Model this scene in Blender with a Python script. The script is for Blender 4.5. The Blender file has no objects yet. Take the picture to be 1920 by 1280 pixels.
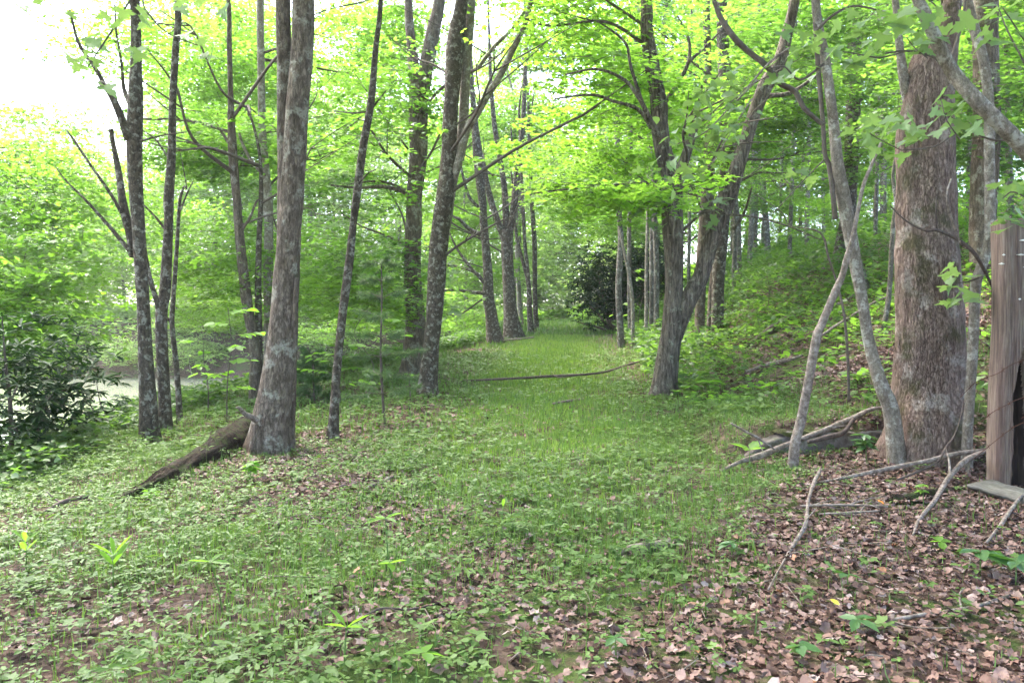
import bpy, math, random
import numpy as np
from mathutils import Vector, Matrix, noise as mnoise

SC = bpy.context.scene
COL = SC.collection
R = math.radians

# ---------------------------------------------------------------- camera, sky, sun, exposure
FPX, HOR, CAMZ = 1500.0, 590.0, 1.6          # focal length in photo pixels, horizon row, eye height
PITCH = math.atan((640.0 - HOR) / FPX)
cam_d = bpy.data.cameras.new("camera")
cam_d.sensor_width = 36.0
cam_d.lens = FPX / 1920.0 * 36.0
cam_d.clip_start, cam_d.clip_end = 0.05, 3000.0
cam = bpy.data.objects.new("camera", cam_d)
COL.objects.link(cam)
cam.location = (0, 0, CAMZ)
cam.rotation_euler = (R(90) - PITCH, 0, 0)
SC.camera = cam

SUN_EL, SUN_AZ = R(56), R(-42)               # azimuth from +Y towards +X; negative = over the pond
world = bpy.data.worlds.new("World")
SC.world = world
world.use_nodes = True
wn = world.node_tree.nodes
bg = wn["Background"]
sky = wn.new("ShaderNodeTexSky")
sky.sky_type = 'NISHITA'
sky.sun_disc = False
sky.sun_elevation = SUN_EL
sky.sun_rotation = SUN_AZ
sky.altitude = 300
sky.air_density = 0.8
sky.dust_density = 3.5
sky.ozone_density = 0.6
world.node_tree.links.new(sky.outputs[0], bg.inputs[0])
bg.inputs[1].default_value = 0.15

sun_d = bpy.data.lights.new("sun", 'SUN')
sun_d.energy = 1.5
sun_d.angle = R(40)
sun_d.color = (1.0, 0.97, 0.92)
sun = bpy.data.objects.new("sun", sun_d)
COL.objects.link(sun)
_sd = Vector((math.sin(SUN_AZ) * math.cos(SUN_EL), math.cos(SUN_AZ) * math.cos(SUN_EL), math.sin(SUN_EL)))
sun.rotation_euler = _sd.to_track_quat('Z', 'Y').to_euler()
sun.location = _sd * 60

vs = SC.view_settings
vs.view_transform = 'Standard'
vs.look = 'None'
vs.exposure = 3.52
vs.gamma = 1.0
vs.use_curve_mapping = False
cy = SC.cycles
cy.max_bounces = 5
cy.diffuse_bounces = 3
cy.glossy_bounces = 2
cy.transmission_bounces = 4
cy.transparent_max_bounces = 4
cy.caustics_reflective = False
cy.caustics_refractive = False
cy.use_denoising = True
cy.use_adaptive_sampling = True
cy.adaptive_threshold = 0.02

rng = np.random.default_rng(7)
random.seed(7)

# ---------------------------------------------------------------- photo pixel <-> place
_F = np.array((0, math.cos(PITCH), -math.sin(PITCH)))
_U = np.array((0, math.sin(PITCH), math.cos(PITCH)))
_C = np.array((0, 0, CAMZ))

def ray(px, py):
    return _F + np.array((1.0, 0, 0)) * ((px - 960) / FPX) + _U * ((640 - py) / FPX)

def at(px, py, d):
    """The point seen at that pixel, d metres in front."""
    r = ray(px, py)
    return _C + r * (d / r[1])

def sstep(a, b, t):
    t = np.clip((t - a) / (b - a), 0, 1)
    return t * t * (3 - 2 * t)

def softp(t, k):
    return 0.5 * (t + np.sqrt(t * t + k * k))

def path_mid(y):
    return -0.3 + 0.06 * np.clip(y, 0, 80)

def crest(y):
    return np.interp(y, [0, 4, 8, 12, 16, 20, 24, 28, 36, 48, 70, 200], [-5.4, -5.4, -5.6, -6.0, -5.8, -4.8, -3.0, -1.5, -0.3, 0.3, 1.5, 8.0])

def toe(y):
    return np.interp(y, [0, 7, 9.3, 11, 14, 20, 30, 60], [8.0, 6.0, 4.6, 3.5, 3.5, 3.9, 4.6, 6.5])

def ground_z(x, y):
    x = np.asarray(x, float); y = np.asarray(y, float)
    rise = 1.15 * sstep(11, 41, y)
    z = rise.copy()
    dl = softp(crest(y) - x, 0.9)
    bank = -2.7 - rise
    drop = -0.36 * dl
    drop = np.where(drop < bank, bank + 0.0 * drop, drop)
    drop = np.maximum(drop, bank)
    # far shore of the pond
    shore = sstep(47, 54, y + 0.12 * (x + 24)) * sstep(-1.0, -9.0, x)
    z = z + drop * (1 - shore) + shore * (0.8 * sstep(55, 100, y))
    z = z + 0.30 * sstep(8.98, 9.16, y) * sstep(2.25, 2.75, x) * sstep(13, 10, y) * sstep(7, 5, x)
    z = z - 0.05 * softp(-1.0 - x, 0.6) * sstep(14, 6, y)
    hr = softp(x - toe(y), 0.8)
    hill = 0.54 * hr
    top = 9.0
    hill = top * (1 - np.exp(-hill / top))
    z = z + hill * sstep(5.5, 9.5, y)
    z = z + 0.03 * np.sin(x * 2.1 + 0.7 * y) * np.sin(y * 1.7 - 0.4 * x) + 0.018 * np.sin(x * 5.3 + 1.3) * np.sin(y * 4.7)
    return z

def gz(x, y):
    return float(ground_z(x, y))

def ground_hit(px, py, dmin=2.0, dmax=120.0):
    r = ray(px, py)
    r = r / r[1]
    d = np.linspace(dmin, dmax, 6000)
    P = _C[None] + r[None] * d[:, None]
    below = P[:, 2] < ground_z(P[:, 0], P[:, 1])
    i = int(np.argmax(below)) if below.any() else len(d) - 1
    return P[i]

# ---------------------------------------------------------------- mesh and object helpers
def mesh_from(name, V, polys, mats, midx=None, smooth=False):
    """V (n,3); polys: list of (m,k) index arrays; midx: one material index per array."""
    me = bpy.data.meshes.new(name)
    V = np.asarray(V, np.float32)
    me.vertices.add(len(V))
    me.vertices.foreach_set("co", V.ravel())
    loops = np.concatenate([np.asarray(p, np.int32).ravel() for p in polys])
    tot = np.concatenate([np.full(len(p), np.asarray(p).shape[1], np.int32) for p in polys])
    start = np.concatenate([[0], np.cumsum(tot)[:-1]]).astype(np.int32)
    me.loops.add(len(loops))
    me.loops.foreach_set("vertex_index", loops)
    me.polygons.add(len(tot))
    me.polygons.foreach_set("loop_start", start)
    me.polygons.foreach_set("loop_total", tot)
    if midx is not None:
        mi = np.concatenate([np.full(len(p), m, np.int32) for p, m in zip(polys, midx)])
        me.polygons.foreach_set("material_index", mi)
    if smooth:
        me.polygons.foreach_set("use_smooth", np.ones(len(tot), bool))
    me.update(calc_edges=True)
    me.validate()
    for m in mats:
        me.materials.append(m)
    return me

def link(name, me, parent=None, loc=(0, 0, 0), kind=None):
    o = bpy.data.objects.new(name, me)
    COL.objects.link(o)
    o.location = loc
    if parent is not None:
        o.parent = parent
    if kind:
        o["kind"] = kind
    return o

def thing(name, label, cat, loc, group=None):
    o = bpy.data.objects.new(name, None)
    COL.objects.link(o)
    o.empty_display_size = 0.1
    o.location = loc
    return tag(o, label, cat, group)

def tag(o, label, cat, group=None):
    o["label"] = label
    o["category"] = cat
    if group:
        o["group"] = group
    return o

def spline(pts, n):
    """Catmull-Rom through rows of pts, n samples per span."""
    P = np.asarray(pts, float)
    if len(P) < 3:
        t = np.linspace(0, 1, n + 1)[:, None]
        return P[0] * (1 - t) + P[-1] * t
    Q = np.vstack([2 * P[0] - P[1], P, 2 * P[-1] - P[-2]])
    out = []
    for i in range(len(P) - 1):
        p0, p1, p2, p3 = Q[i:i + 4]
        t = np.linspace(0, 1, n, endpoint=False)[:, None]
        out.append(0.5 * (2 * p1 + (p2 - p0) * t + (2 * p0 - 5 * p1 + 4 * p2 - p3) * t ** 2 + (3 * p1 - p0 - 3 * p2 + p3) * t ** 3))
    out.append(P[-1:])
    return np.vstack(out)

def tube(path, rad, sides=12, lump=0.06, flare=0.0, lobes=5, seed=0, ridge=0.0, caps=True, freq=3.0):
    """Tapered, uneven tube round a path. Returns verts, [quads, tris]."""
    P = np.asarray(path, float); rad = np.asarray(rad, float)
    n = len(P)
    T = np.gradient(P, axis=0)
    T /= np.linalg.norm(T, axis=1)[:, None] + 1e-9
    a = np.array((1.0, 0, 0)) if abs(T[0][0]) < 0.8 else np.array((0, 1.0, 0))
    A = np.zeros_like(P); B = np.zeros_like(P)
    for i in range(n):
        a = a - T[i] * a.dot(T[i])
        a /= np.linalg.norm(a) + 1e-9
        A[i] = a
        B[i] = np.cross(T[i], a)
    th = np.linspace(0, 2 * math.pi, sides, endpoint=False)
    L = np.concatenate([[0], np.cumsum(np.linalg.norm(np.diff(P, axis=0), axis=1))])
    rs = np.random.default_rng(seed)
    ph = rs.uniform(0, 6.28, 8)
    V = np.zeros((n, sides, 3))
    r = rad[:, None] * np.ones((1, sides))
    s = L[:, None]
    lum = (np.sin(th[None] * 2 + ph[0] + s * freq * 0.5) * 0.5 + np.sin(th[None] * 3 + ph[1] - s * freq * 0.8) * 0.35 + np.sin(s * freq * 1.7 + ph[2] + th[None]) * 0.4 + np.sin(s * freq * 3.9 + ph[3] + 2 * th[None]) * 0.2)
    r = r * (1 + lump * lum)
    if ridge:
        k = np.zeros_like(r)
        base = P.mean(0)
        for i in range(n):
            for j in range(sides):
                q = Vector((math.cos(th[j]) * 7 + seed, math.sin(th[j]) * 7, s[i, 0] * 1.3))
                q2 = Vector((math.cos(th[j]) * 15 + seed, math.sin(th[j]) * 15, s[i, 0] * 3.0))
                k[i, j] = abs(mnoise.noise(q)) * 1.3 + 0.6 * abs(mnoise.noise(q2))
        r = r + ridge * (0.45 - k)
    if flare:
        f = np.exp(-s / 0.42)
        f2 = np.exp(-s / 0.24)
        r = r * (1 + flare * 0.45 * f + flare * f2 * (0.45 + 0.5 * np.clip(np.sin(th[None] * lobes + ph[4] + 0.6 * np.sin(th[None] + ph[5])), -0.4, 1)))
    V = P[:, None] + A[:, None] * (np.cos(th)[None, :, None] * r[..., None]) + B[:, None] * (np.sin(th)[None, :, None] * r[..., None])
    V = V.reshape(-1, 3)
    i = np.arange(n - 1)[:, None] * sides
    j = np.arange(sides)[None]
    jn = (j + 1) % sides
    Q = np.stack([i + j, i + jn, i + sides + jn, i + sides + j], -1).reshape(-1, 4)
    polys = [Q]
    if caps:
        c0, c1 = len(V), len(V) + 1
        V = np.vstack([V, P[:1], P[-1:]])
        jj = np.arange(sides); jjn = (jj + 1) % sides
        polys.append(np.stack([np.full(sides, c0), jjn, jj], -1))
        o = (n - 1) * sides
        polys.append(np.stack([np.full(sides, c1), o + jj, o + jjn], -1))
    return V, polys

def merge(parts):
    """parts: list of (V, polys, material index)."""
    Vs, Ps, Ms, off = [], [], [], 0
    for V, polys, m in parts:
        Vs.append(V)
        for p in polys:
            Ps.append(np.asarray(p) + off)
            Ms.append(m)
        off += len(V)
    return np.vstack(Vs), Ps, Ms

# leaf outlines: x along the leaf, y across, z up; fan triangles from vertex 0
def fan(n):
    return np.array([(0, k, k + 1) for k in range(1, n - 1)])
DIAMOND = (np.array([(0, 0, 0), (.45, .33, .07), (1, 0, -.06), (.45, -.33, .07)]), np.array([(0, 2, 1), (0, 3, 2)]))
LOBED = (np.array([(0, 0, 0), (.05, -.34, .02), (.42, -.52, -.03), (.50, -.2, .05), (1, 0, -.08), (.50, .2, .05), (.42, .52, -.03), (.05, .34, .02)]), fan(8))
OVAL = (np.array([(0, 0, 0), (.25, -.24, .05), (.6, -.26, .05), (1, 0, -.06), (.6, .26, .05), (.25, .24, .05)]), fan(6))
STRAP = (np.array([(0, 0, 0), (.35, -.12, .03), (.75, -.11, -.02), (1, 0, -.12), (.75, .11, -.02), (.35, .12, .03)]), fan(6))
CURLED = (np.array([(0, 0, .03), (.14, -.26, .16), (.30, -.20, .10), (.44, -.40, .26), (.60, -.20, .14), (.80, -.22, .20), (1, .05, .10), (.78, .20, .02), (.58, .24, .0), (.46, .42, .12), (.28, .22, .05), (.12, .28, .14), (.48, 0, -.03)]),
          np.array([(12, k, (k + 1) % 12) for k in range(12)]))
BLADE = (np.array([(0, -.035, 0), (0, .035, 0), (.5, .03, .0), (.5, -.03, 0), (1, 0, -.2)]), np.array([(0, 1, 2), (0, 2, 3), (3, 2, 4)]))
_ml = [(0, 0), (.03, -.12), (-.06, -.26), (-.03, -.40), (.08, -.34), (.14, -.46), (.24, -.62), (.30, -.48), (.38, -.46), (.36, -.30), (.44, -.17), (.56, -.30), (.60, -.20), (.72, -.22), (.74, -.10), (.86, -.08), (1, 0)]
_mo = _ml + [(x, -y) for x, y in _ml[-2:0:-1]]
MAPLE = (np.array([(x, y, .10 * abs(y) - .12 * x * x) for x, y in _mo]), None)
MAPLE = (np.vstack([MAPLE[0], [(.3, 0, -.02)]]), np.array([(len(_mo), k, (k + 1) % len(_mo)) for k in range(len(_mo))]))

def leaves(pos, direc, nor, size, tpl):
    """Scatter a leaf outline: pos,direc,nor (n,3), size (n,). Returns V, [tris]."""
    tv, tf = tpl
    d = direc / (np.linalg.norm(direc, axis=1)[:, None] + 1e-9)
    nn = nor - d * (nor * d).sum(1)[:, None]
    nn /= np.linalg.norm(nn, axis=1)[:, None] + 1e-9
    s = np.cross(nn, d)
    V = pos[:, None] + size[:, None, None] * (d[:, None] * tv[None, :, 0:1] + s[:, None] * tv[None, :, 1:2] + nn[:, None] * tv[None, :, 2:3])
    n, k = len(pos), len(tv)
    Fc = (np.arange(n) * k)[:, None, None] + tf[None]
    return V.reshape(-1, 3), [Fc.reshape(-1, 3)]

# ---------------------------------------------------------------- materials
def new_mat(name):
    m = bpy.data.materials.new(name)
    m.use_nodes = True
    nt = m.node_tree
    p = nt.nodes["Principled BSDF"]
    return m, nt, p

def nd(nt, typ, **kw):
    n = nt.nodes.new(typ)
    for k, v in kw.items():
        if k in n.inputs.keys() if isinstance(k, str) else False:
            n.inputs[k].default_value = v
        else:
            setattr(n, k, v)
    return n

def ramp(nt, stops, interp='LINEAR'):
    r = nt.nodes.new("ShaderNodeValToRGB")
    r.color_ramp.interpolation = interp
    e = r.color_ramp.elements
    while len(e) < len(stops):
        e.new(0.5)
    for el, (p, c) in zip(e, stops):
        el.position = p
        el.color = (*c, 1) if len(c) == 3 else c
    return r

def leaf_mat(name, dark, mid, light, trans, tmix=0.5, rough=0.45, spec=0.35):
    """Leaf: every leaf its own tone; light shines through it."""
    m, nt, p = new_mat(name)
    L = nt.links.new
    g = nt.nodes.new("ShaderNodeNewGeometry")
    oi = nt.nodes.new("ShaderNodeObjectInfo")
    r = ramp(nt, [(0.0, dark), (0.5, mid), (1.0, light)])
    mx = nd(nt, "ShaderNodeMath", operation='MULTIPLY_ADD')
    L(oi.outputs["Random"], mx.inputs[0]); mx.inputs[1].default_value = 0.35
    ml = nd(nt, "ShaderNodeMath", operation='MULTIPLY')
    L(g.outputs["Random Per Island"], ml.inputs[0]); ml.inputs[1].default_value = 0.65
    L(ml.outputs[0], mx.inputs[2])
    L(mx.outputs[0], r.inputs[0])
    L(r.outputs[0], p.inputs["Base Color"])
    p.inputs["Roughness"].default_value = rough
    p.inputs["Specular IOR Level"].default_value = spec
    t = nt.nodes.new("ShaderNodeBsdfTranslucent")
    tm = nd(nt, "ShaderNodeMix", data_type='RGBA', blend_type='MULTIPLY')
    tm.inputs[0].default_value = 1.0
    L(r.outputs[0], tm.inputs[6])
    tm.inputs[7].default_value = (*trans, 1)
    L(tm.outputs[2], t.inputs[0])
    ms = nt.nodes.new("ShaderNodeMixShader")
    ms.inputs[0].default_value = tmix
    L(p.outputs[0], ms.inputs[1]); L(t.outputs[0], ms.inputs[2])
    L(ms.outputs[0], nt.nodes["Material Output"].inputs[0])
    return m

def bark_mat(name, c_dark, c_mid, lichen, lich_amt=0.5, scale=1.0, vert=0.22, bump=0.02, moss=0.0, lscale=7.5):
    m, nt, p = new_mat(name)
    L = nt.links.new
    tc = nt.nodes.new("ShaderNodeTexCoord")
    mp = nt.nodes.new("ShaderNodeMapping")
    mp.inputs["Scale"].default_value = (scale, scale, scale * vert)
    L(tc.outputs["Object"], mp.inputs[0])
    n1 = nd(nt, "ShaderNodeTexNoise"); n1.inputs["Scale"].default_value = 16; n1.inputs["Detail"].default_value = 8; n1.inputs["Roughness"].default_value = 0.7
    L(mp.outputs[0], n1.inputs["Vector"])
    v1 = nd(nt, "ShaderNodeTexVoronoi", feature='DISTANCE_TO_EDGE'); v1.inputs["Scale"].default_value = 22
    wob = nd(nt, "ShaderNodeMix", data_type='RGBA', blend_type='LINEAR_LIGHT'); wob.inputs[0].default_value = 0.10
    L(mp.outputs[0], wob.inputs[6]); L(n1.outputs["Color"], wob.inputs[7])
    L(wob.outputs[2], v1.inputs["Vector"])
    r1 = ramp(nt, [(0.36, c_dark), (0.50, tuple(0.55 * a + 0.45 * b for a, b in zip(c_dark, c_mid))), (0.64, c_mid)])
    L(n1.outputs[0], r1.inputs[0])
    # cracks
    rc = ramp(nt, [(0.0, (0.35, 0.35, 0.35)), (0.12, (1, 1, 1))])
    L(v1.outputs["Distance"], rc.inputs[0])
    mc = nd(nt, "ShaderNodeMix", data_type='RGBA', blend_type='MULTIPLY'); mc.inputs[0].default_value = 0.75
    L(r1.outputs[0], mc.inputs[6]); L(rc.outputs[0], mc.inputs[7])
    # lichen blotches
    n2 = nd(nt, "ShaderNodeTexNoise"); n2.inputs["Scale"].default_value = lscale; n2.inputs["Detail"].default_value = 6; n2.inputs["Roughness"].default_value = 0.62
    L(tc.outputs["Object"], n2.inputs["Vector"])
    r2 = ramp(nt, [(0.60 - 0.18 * lich_amt, (0, 0, 0)), (0.66 - 0.14 * lich_amt, (1, 1, 1))])
    L(n2.outputs[0], r2.inputs[0])
    n3 = nd(nt, "ShaderNodeTexNoise"); n3.inputs["Scale"].default_value = 38; n3.inputs["Detail"].default_value = 4
    L(tc.outputs["Object"], n3.inputs["Vector"])
    r3 = ramp(nt, [(0.34, (0, 0, 0)), (0.5, (1, 1, 1))])
    L(n3.outputs[0], r3.inputs[0])
    mm = nd(nt, "ShaderNodeMath", operation='MULTIPLY'); L(r2.outputs[0], mm.inputs[0]); L(r3.outputs[0], mm.inputs[1])
    mm2 = nd(nt, "ShaderNodeMath", operation='MULTIPLY'); L(mm.outputs[0], mm2.inputs[0]); mm2.inputs[1].default_value = 0.85
    ml = nd(nt, "ShaderNodeMix", data_type='RGBA'); L(mm2.outputs[0], ml.inputs[0])
    L(mc.outputs[2], ml.inputs[6]); ml.inputs[7].default_value = (*lichen, 1)
    col = ml.outputs[2]
    if moss > 0:
        n4 = nd(nt, "ShaderNodeTexNoise"); n4.inputs["Scale"].default_value = 2.6; n4.inputs["Detail"].default_value = 7; n4.inputs["Roughness"].default_value = 0.7
        L(tc.outputs["Object"], n4.inputs["Vector"])
        r4 = ramp(nt, [(0.62 - 0.2 * moss, (0, 0, 0)), (0.74 - 0.2 * moss, (0.85, 0.85, 0.85))])
        L(n4.outputs[0], r4.inputs[0])
        mo = nd(nt, "ShaderNodeMix", data_type='RGBA'); L(r4.outputs[0], mo.inputs[0])
        L(col, mo.inputs[6]); mo.inputs[7].default_value = (0.085, 0.075, 0.035, 1)
        col = mo.outputs[2]
    L(col, p.inputs["Base Color"])
    p.inputs["Roughness"].default_value = 0.9
    p.inputs["Specular IOR Level"].default_value = 0.15
    ad = nd(nt, "ShaderNodeMath", operation='MULTIPLY_ADD')
    L(rc.outputs[0], ad.inputs[0]); ad.inputs[1].default_value = 0.6; L(n1.outputs[0], ad.inputs[2])
    bp = nt.nodes.new("ShaderNodeBump"); bp.inputs["Strength"].default_value = 0.9; bp.inputs["Distance"].default_value = bump
    L(ad.outputs[0], bp.inputs["Height"])
    L(bp.outputs[0], p.inputs["Normal"])
    return m

def noise_mat(name, stops, scale=8, detail=8, rough=0.9, bump=0.01, stretch=(1, 1, 1), spec=0.2):
    m, nt, p = new_mat(name)
    L = nt.links.new
    tc = nt.nodes.new("ShaderNodeTexCoord")
    mp = nt.nodes.new("ShaderNodeMapping"); mp.inputs["Scale"].default_value = stretch
    L(tc.outputs["Object"], mp.inputs[0])
    n = nd(nt, "ShaderNodeTexNoise"); n.inputs["Scale"].default_value = scale; n.inputs["Detail"].default_value = detail; n.inputs["Roughness"].default_value = 0.68
    L(mp.outputs[0], n.inputs["Vector"])
    r = ramp(nt, stops); L(n.outputs[0], r.inputs[0]); L(r.outputs[0], p.inputs["Base Color"])
    p.inputs["Roughness"].default_value = rough
    p.inputs["Specular IOR Level"].default_value = spec
    bp = nt.nodes.new("ShaderNodeBump"); bp.inputs["Strength"].default_value = 0.8; bp.inputs["Distance"].default_value = bump
    L(n.outputs[0], bp.inputs["Height"]); L(bp.outputs[0], p.inputs["Normal"])
    return m

def island_mat(name, stops, rough=0.7, spec=0.3, transl=0.0):
    """One tone per loose piece (dead leaves, needles)."""
    m, nt, p = new_mat(name)
    L = nt.links.new
    g = nt.nodes.new("ShaderNodeNewGeometry")
    oi = nt.nodes.new("ShaderNodeObjectInfo")
    ad = nd(nt, "ShaderNodeMath", operation='ADD'); L(g.outputs["Random Per Island"], ad.inputs[0]); L(oi.outputs["Random"], ad.inputs[1])
    fr = nd(nt, "ShaderNodeMath", operation='FRACT'); L(ad.outputs[0], fr.inputs[0])
    r = ramp(nt, stops); L(fr.outputs[0], r.inputs[0])
    tc = nt.nodes.new("ShaderNodeTexCoord")
    n = nd(nt, "ShaderNodeTexNoise"); n.inputs["Scale"].default_value = 45; n.inputs["Detail"].default_value = 4
    L(tc.outputs["Object"], n.inputs["Vector"])
    rr = ramp(nt, [(0.3, (0.6, 0.6, 0.6)), (0.7, (1.15, 1.15, 1.15))]); L(n.outputs[0], rr.inputs[0])
    mx = nd(nt, "ShaderNodeMix", data_type='RGBA', blend_type='MULTIPLY'); mx.inputs[0].default_value = 1
    L(r.outputs[0], mx.inputs[6]); L(rr.outputs[0], mx.inputs[7])
    L(mx.outputs[2], p.inputs["Base Color"])
    p.inputs["Roughness"].default_value = rough
    p.inputs["Specular IOR Level"].default_value = spec
    return m

# leaves
T_YEL = (2.3, 2.4, 1.25)
M_LEAF = leaf_mat("maple_leaf_green", (0.056, 0.113, 0.021), (0.090, 0.173, 0.031), (0.13, 0.223, 0.042), T_YEL, 0.58)
M_LEAF_Y = leaf_mat("yellow_leaf_green", (0.080, 0.150, 0.024), (0.117, 0.21, 0.035), (0.162, 0.258, 0.048), T_YEL, 0.6)  # brighter, slightly yellower copy of the maple green
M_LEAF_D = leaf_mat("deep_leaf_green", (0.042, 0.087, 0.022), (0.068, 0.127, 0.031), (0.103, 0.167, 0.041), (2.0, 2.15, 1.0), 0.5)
M_LEAF_P = leaf_mat("far_glare_green", (0.125, 0.19, 0.058), (0.172, 0.245, 0.08), (0.215, 0.285, 0.105), (2.35, 2.45, 1.7), 0.6)  # backlit glow and glare of the distance put into a paler leaf colour
M_LEAF_N = leaf_mat("near_maple_leaf", (0.125, 0.19, 0.075), (0.15, 0.225, 0.085), (0.185, 0.255, 0.10), (1.6, 1.7, 0.95), 0.42, rough=0.5)
M_COVER = leaf_mat("ground_cover_green", (0.072, 0.122, 0.030), (0.110, 0.175, 0.043), (0.158, 0.225, 0.062), (1.5, 1.7, 0.8), 0.3, rough=0.5, spec=0.22)
M_GRASS = leaf_mat("grass_green", (0.070, 0.130, 0.032), (0.105, 0.18, 0.045), (0.165, 0.24, 0.07), (1.5, 1.6, 0.8), 0.35, rough=0.45)
M_BIGLEAF = leaf_mat("large_sapling_leaf", (0.09, 0.18, 0.025), (0.12, 0.23, 0.03), (0.15, 0.27, 0.04), T_YEL, 0.5, rough=0.4)
M_RHODO = leaf_mat("rhododendron_leaf", (0.012, 0.030, 0.010), (0.022, 0.048, 0.014), (0.045, 0.08, 0.025), (1.5, 1.9, 0.8), 0.15, rough=0.6, spec=0.12)
M_NEEDLE = leaf_mat("pine_needle", (0.05, 0.09, 0.032), (0.07, 0.12, 0.042), (0.095, 0.15, 0.05), (1.5, 1.7, 1.0), 0.3, rough=0.4)
M_DEAD = island_mat("dead_leaf_brown", [(0.0, (0.06, 0.030, 0.021)), (0.2, (0.12, 0.060, 0.042)), (0.45, (0.175, 0.094, 0.070)), (0.68, (0.21, 0.122, 0.097)), (0.88, (0.25, 0.16, 0.135)), (0.97, (0.32, 0.24, 0.215)), (1.0, (0.26, 0.11, 0.045))], rough=0.6, spec=0.25)
# barks
M_BARK_G = bark_mat("grey_maple_bark", (0.088, 0.063, 0.046), (0.235, 0.178, 0.136), (0.31, 0.28, 0.225), 0.28, scale=1.3, vert=0.3, lscale=4.5)
M_BARK_R = bark_mat("brown_oak_bark", (0.13, 0.082, 0.062), (0.36, 0.255, 0.205), (0.43, 0.355, 0.30), 0.30, scale=1.9, vert=0.25, bump=0.03, moss=0.55, lscale=3.2)
M_BARK_F = bark_mat("fissured_brown_bark", (0.06, 0.045, 0.033), (0.27, 0.215, 0.17), (0.28, 0.27, 0.2), 0.12, scale=1.3, vert=0.12, bump=0.03)
M_BARK_D = bark_mat("dark_mottled_bark", (0.052, 0.039, 0.029), (0.16, 0.122, 0.09), (0.30, 0.275, 0.22), 0.44, scale=1.5, vert=0.6, lscale=11)
M_BARK_P = bark_mat("pale_smooth_bark", (0.155, 0.122, 0.093), (0.32, 0.265, 0.21), (0.43, 0.395, 0.33), 0.42, scale=1.8, vert=0.6, bump=0.008)
M_BARK_T = bark_mat("thin_far_bark", (0.08, 0.065, 0.05), (0.21, 0.18, 0.145), (0.32, 0.31, 0.26), 0.4, scale=1.6, vert=0.5, bump=0.01)
M_TWIG = noise_mat("twig_brown", [(0.3, (0.06, 0.045, 0.035)), (0.7, (0.14, 0.11, 0.09))], 20)
M_STICK = noise_mat("dead_stick_grey", [(0.34, (0.075, 0.055, 0.042)), (0.5, (0.17, 0.13, 0.105)), (0.66, (0.30, 0.25, 0.215))], 22, bump=0.004)
M_STICK_D = noise_mat("dark_stick", [(0.3, (0.045, 0.032, 0.026)), (0.7, (0.13, 0.095, 0.08))], 30, bump=0.004)
M_ROT = bark_mat("rotten_log", (0.013, 0.009, 0.006), (0.08, 0.053, 0.036), (0.05, 0.068, 0.018), 0.6, scale=1.2, vert=1.0, bump=0.03)
# ---------------------------------------------------------------- the setting: ground, path, pond
def ground_mat(name, grass_bias, sc=1.0):
    m, nt, p = new_mat(name)
    L = nt.links.new
    tc = nt.nodes.new("ShaderNodeTexCoord")
    def nz(scale, detail=8, rough=0.65):
        n = nd(nt, "ShaderNodeTexNoise"); n.inputs["Scale"].default_value = scale; n.inputs["Detail"].default_value = detail; n.inputs["Roughness"].default_value = rough
        L(tc.outputs["Object"], n.inputs["Vector"]); return n
    v = nd(nt, "ShaderNodeTexVoronoi"); v.inputs["Scale"].default_value = 24
    L(tc.outputs["Object"], v.inputs["Vector"])
    lit = ramp(nt, [(0.0, (0.035, 0.022, 0.016)), (0.35, (0.075, 0.046, 0.034)), (0.65, (0.12, 0.077, 0.06)), (1.0, (0.17, 0.115, 0.09))])
    sep = nt.nodes.new("ShaderNodeSeparateColor"); L(v.outputs["Color"], sep.inputs[0]); L(sep.outputs[0], lit.inputs[0])
    fine = nz(60, 6, 0.7)
    rf = ramp(nt, [(0.3, (0.55, 0.55, 0.55)), (0.72, (1.2, 1.2, 1.2))]); L(fine.outputs[0], rf.inputs[0])
    m1 = nd(nt, "ShaderNodeMix", data_type='RGBA', blend_type='MULTIPLY'); m1.inputs[0].default_value = 1
    L(lit.outputs[0], m1.inputs[6]); L(rf.outputs[0], m1.inputs[7])
    gr = ramp(nt, [(0.3, (0.04, 0.06, 0.016)), (0.7, (0.085, 0.12, 0.03))]); L(fine.outputs[0], gr.inputs[0])
    pat = nz(1.1 * sc, 7, 0.72)
    rp = ramp(nt, [(0.56 - grass_bias, (0, 0, 0)), (0.66 - grass_bias, (1, 1, 1))]); L(pat.outputs[0], rp.inputs[0])
    m2 = nd(nt, "ShaderNodeMix", data_type='RGBA'); L(rp.outputs[0], m2.inputs[0]); L(m1.outputs[2], m2.inputs[6]); L(gr.outputs[0], m2.inputs[7])
    L(m2.outputs[2], p.inputs["Base Color"])
    p.inputs["Roughness"].default_value = 0.95
    p.inputs["Specular IOR Level"].default_value = 0.1
    ad = nd(nt, "ShaderNodeMath", operation='ADD'); L(fine.outputs[0], ad.inputs[0]); L(v.outputs["Distance"], ad.inputs[1])
    bp = nt.nodes.new("ShaderNodeBump"); bp.inputs["Strength"].default_value = 0.7; bp.inputs["Distance"].default_value = 0.02
    L(ad.outputs[0], bp.inputs["Height"]); L(bp.outputs[0], p.inputs["Normal"])
    return m

M_GROUND = ground_mat("forest_floor", 0.05)
M_PATH = ground_mat("grassy_path_soil", 0.14)

def grid_mesh(name, xs, ys, zf, mat):
    X, Y = np.meshgrid(xs, ys)
    Z = zf(X, Y)
    V = np.stack([X, Y, Z], -1).reshape(-1, 3)
    nx, ny = len(xs), len(ys)
    i = np.arange(ny - 1)[:, None] * nx
    j = np.arange(nx - 1)[None]
    Q = np.stack([i + j, i + j + 1, i + nx + j + 1, i + nx + j], -1).reshape(-1, 4)
    return mesh_from(name, V, [Q], [mat], smooth=True)

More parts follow.
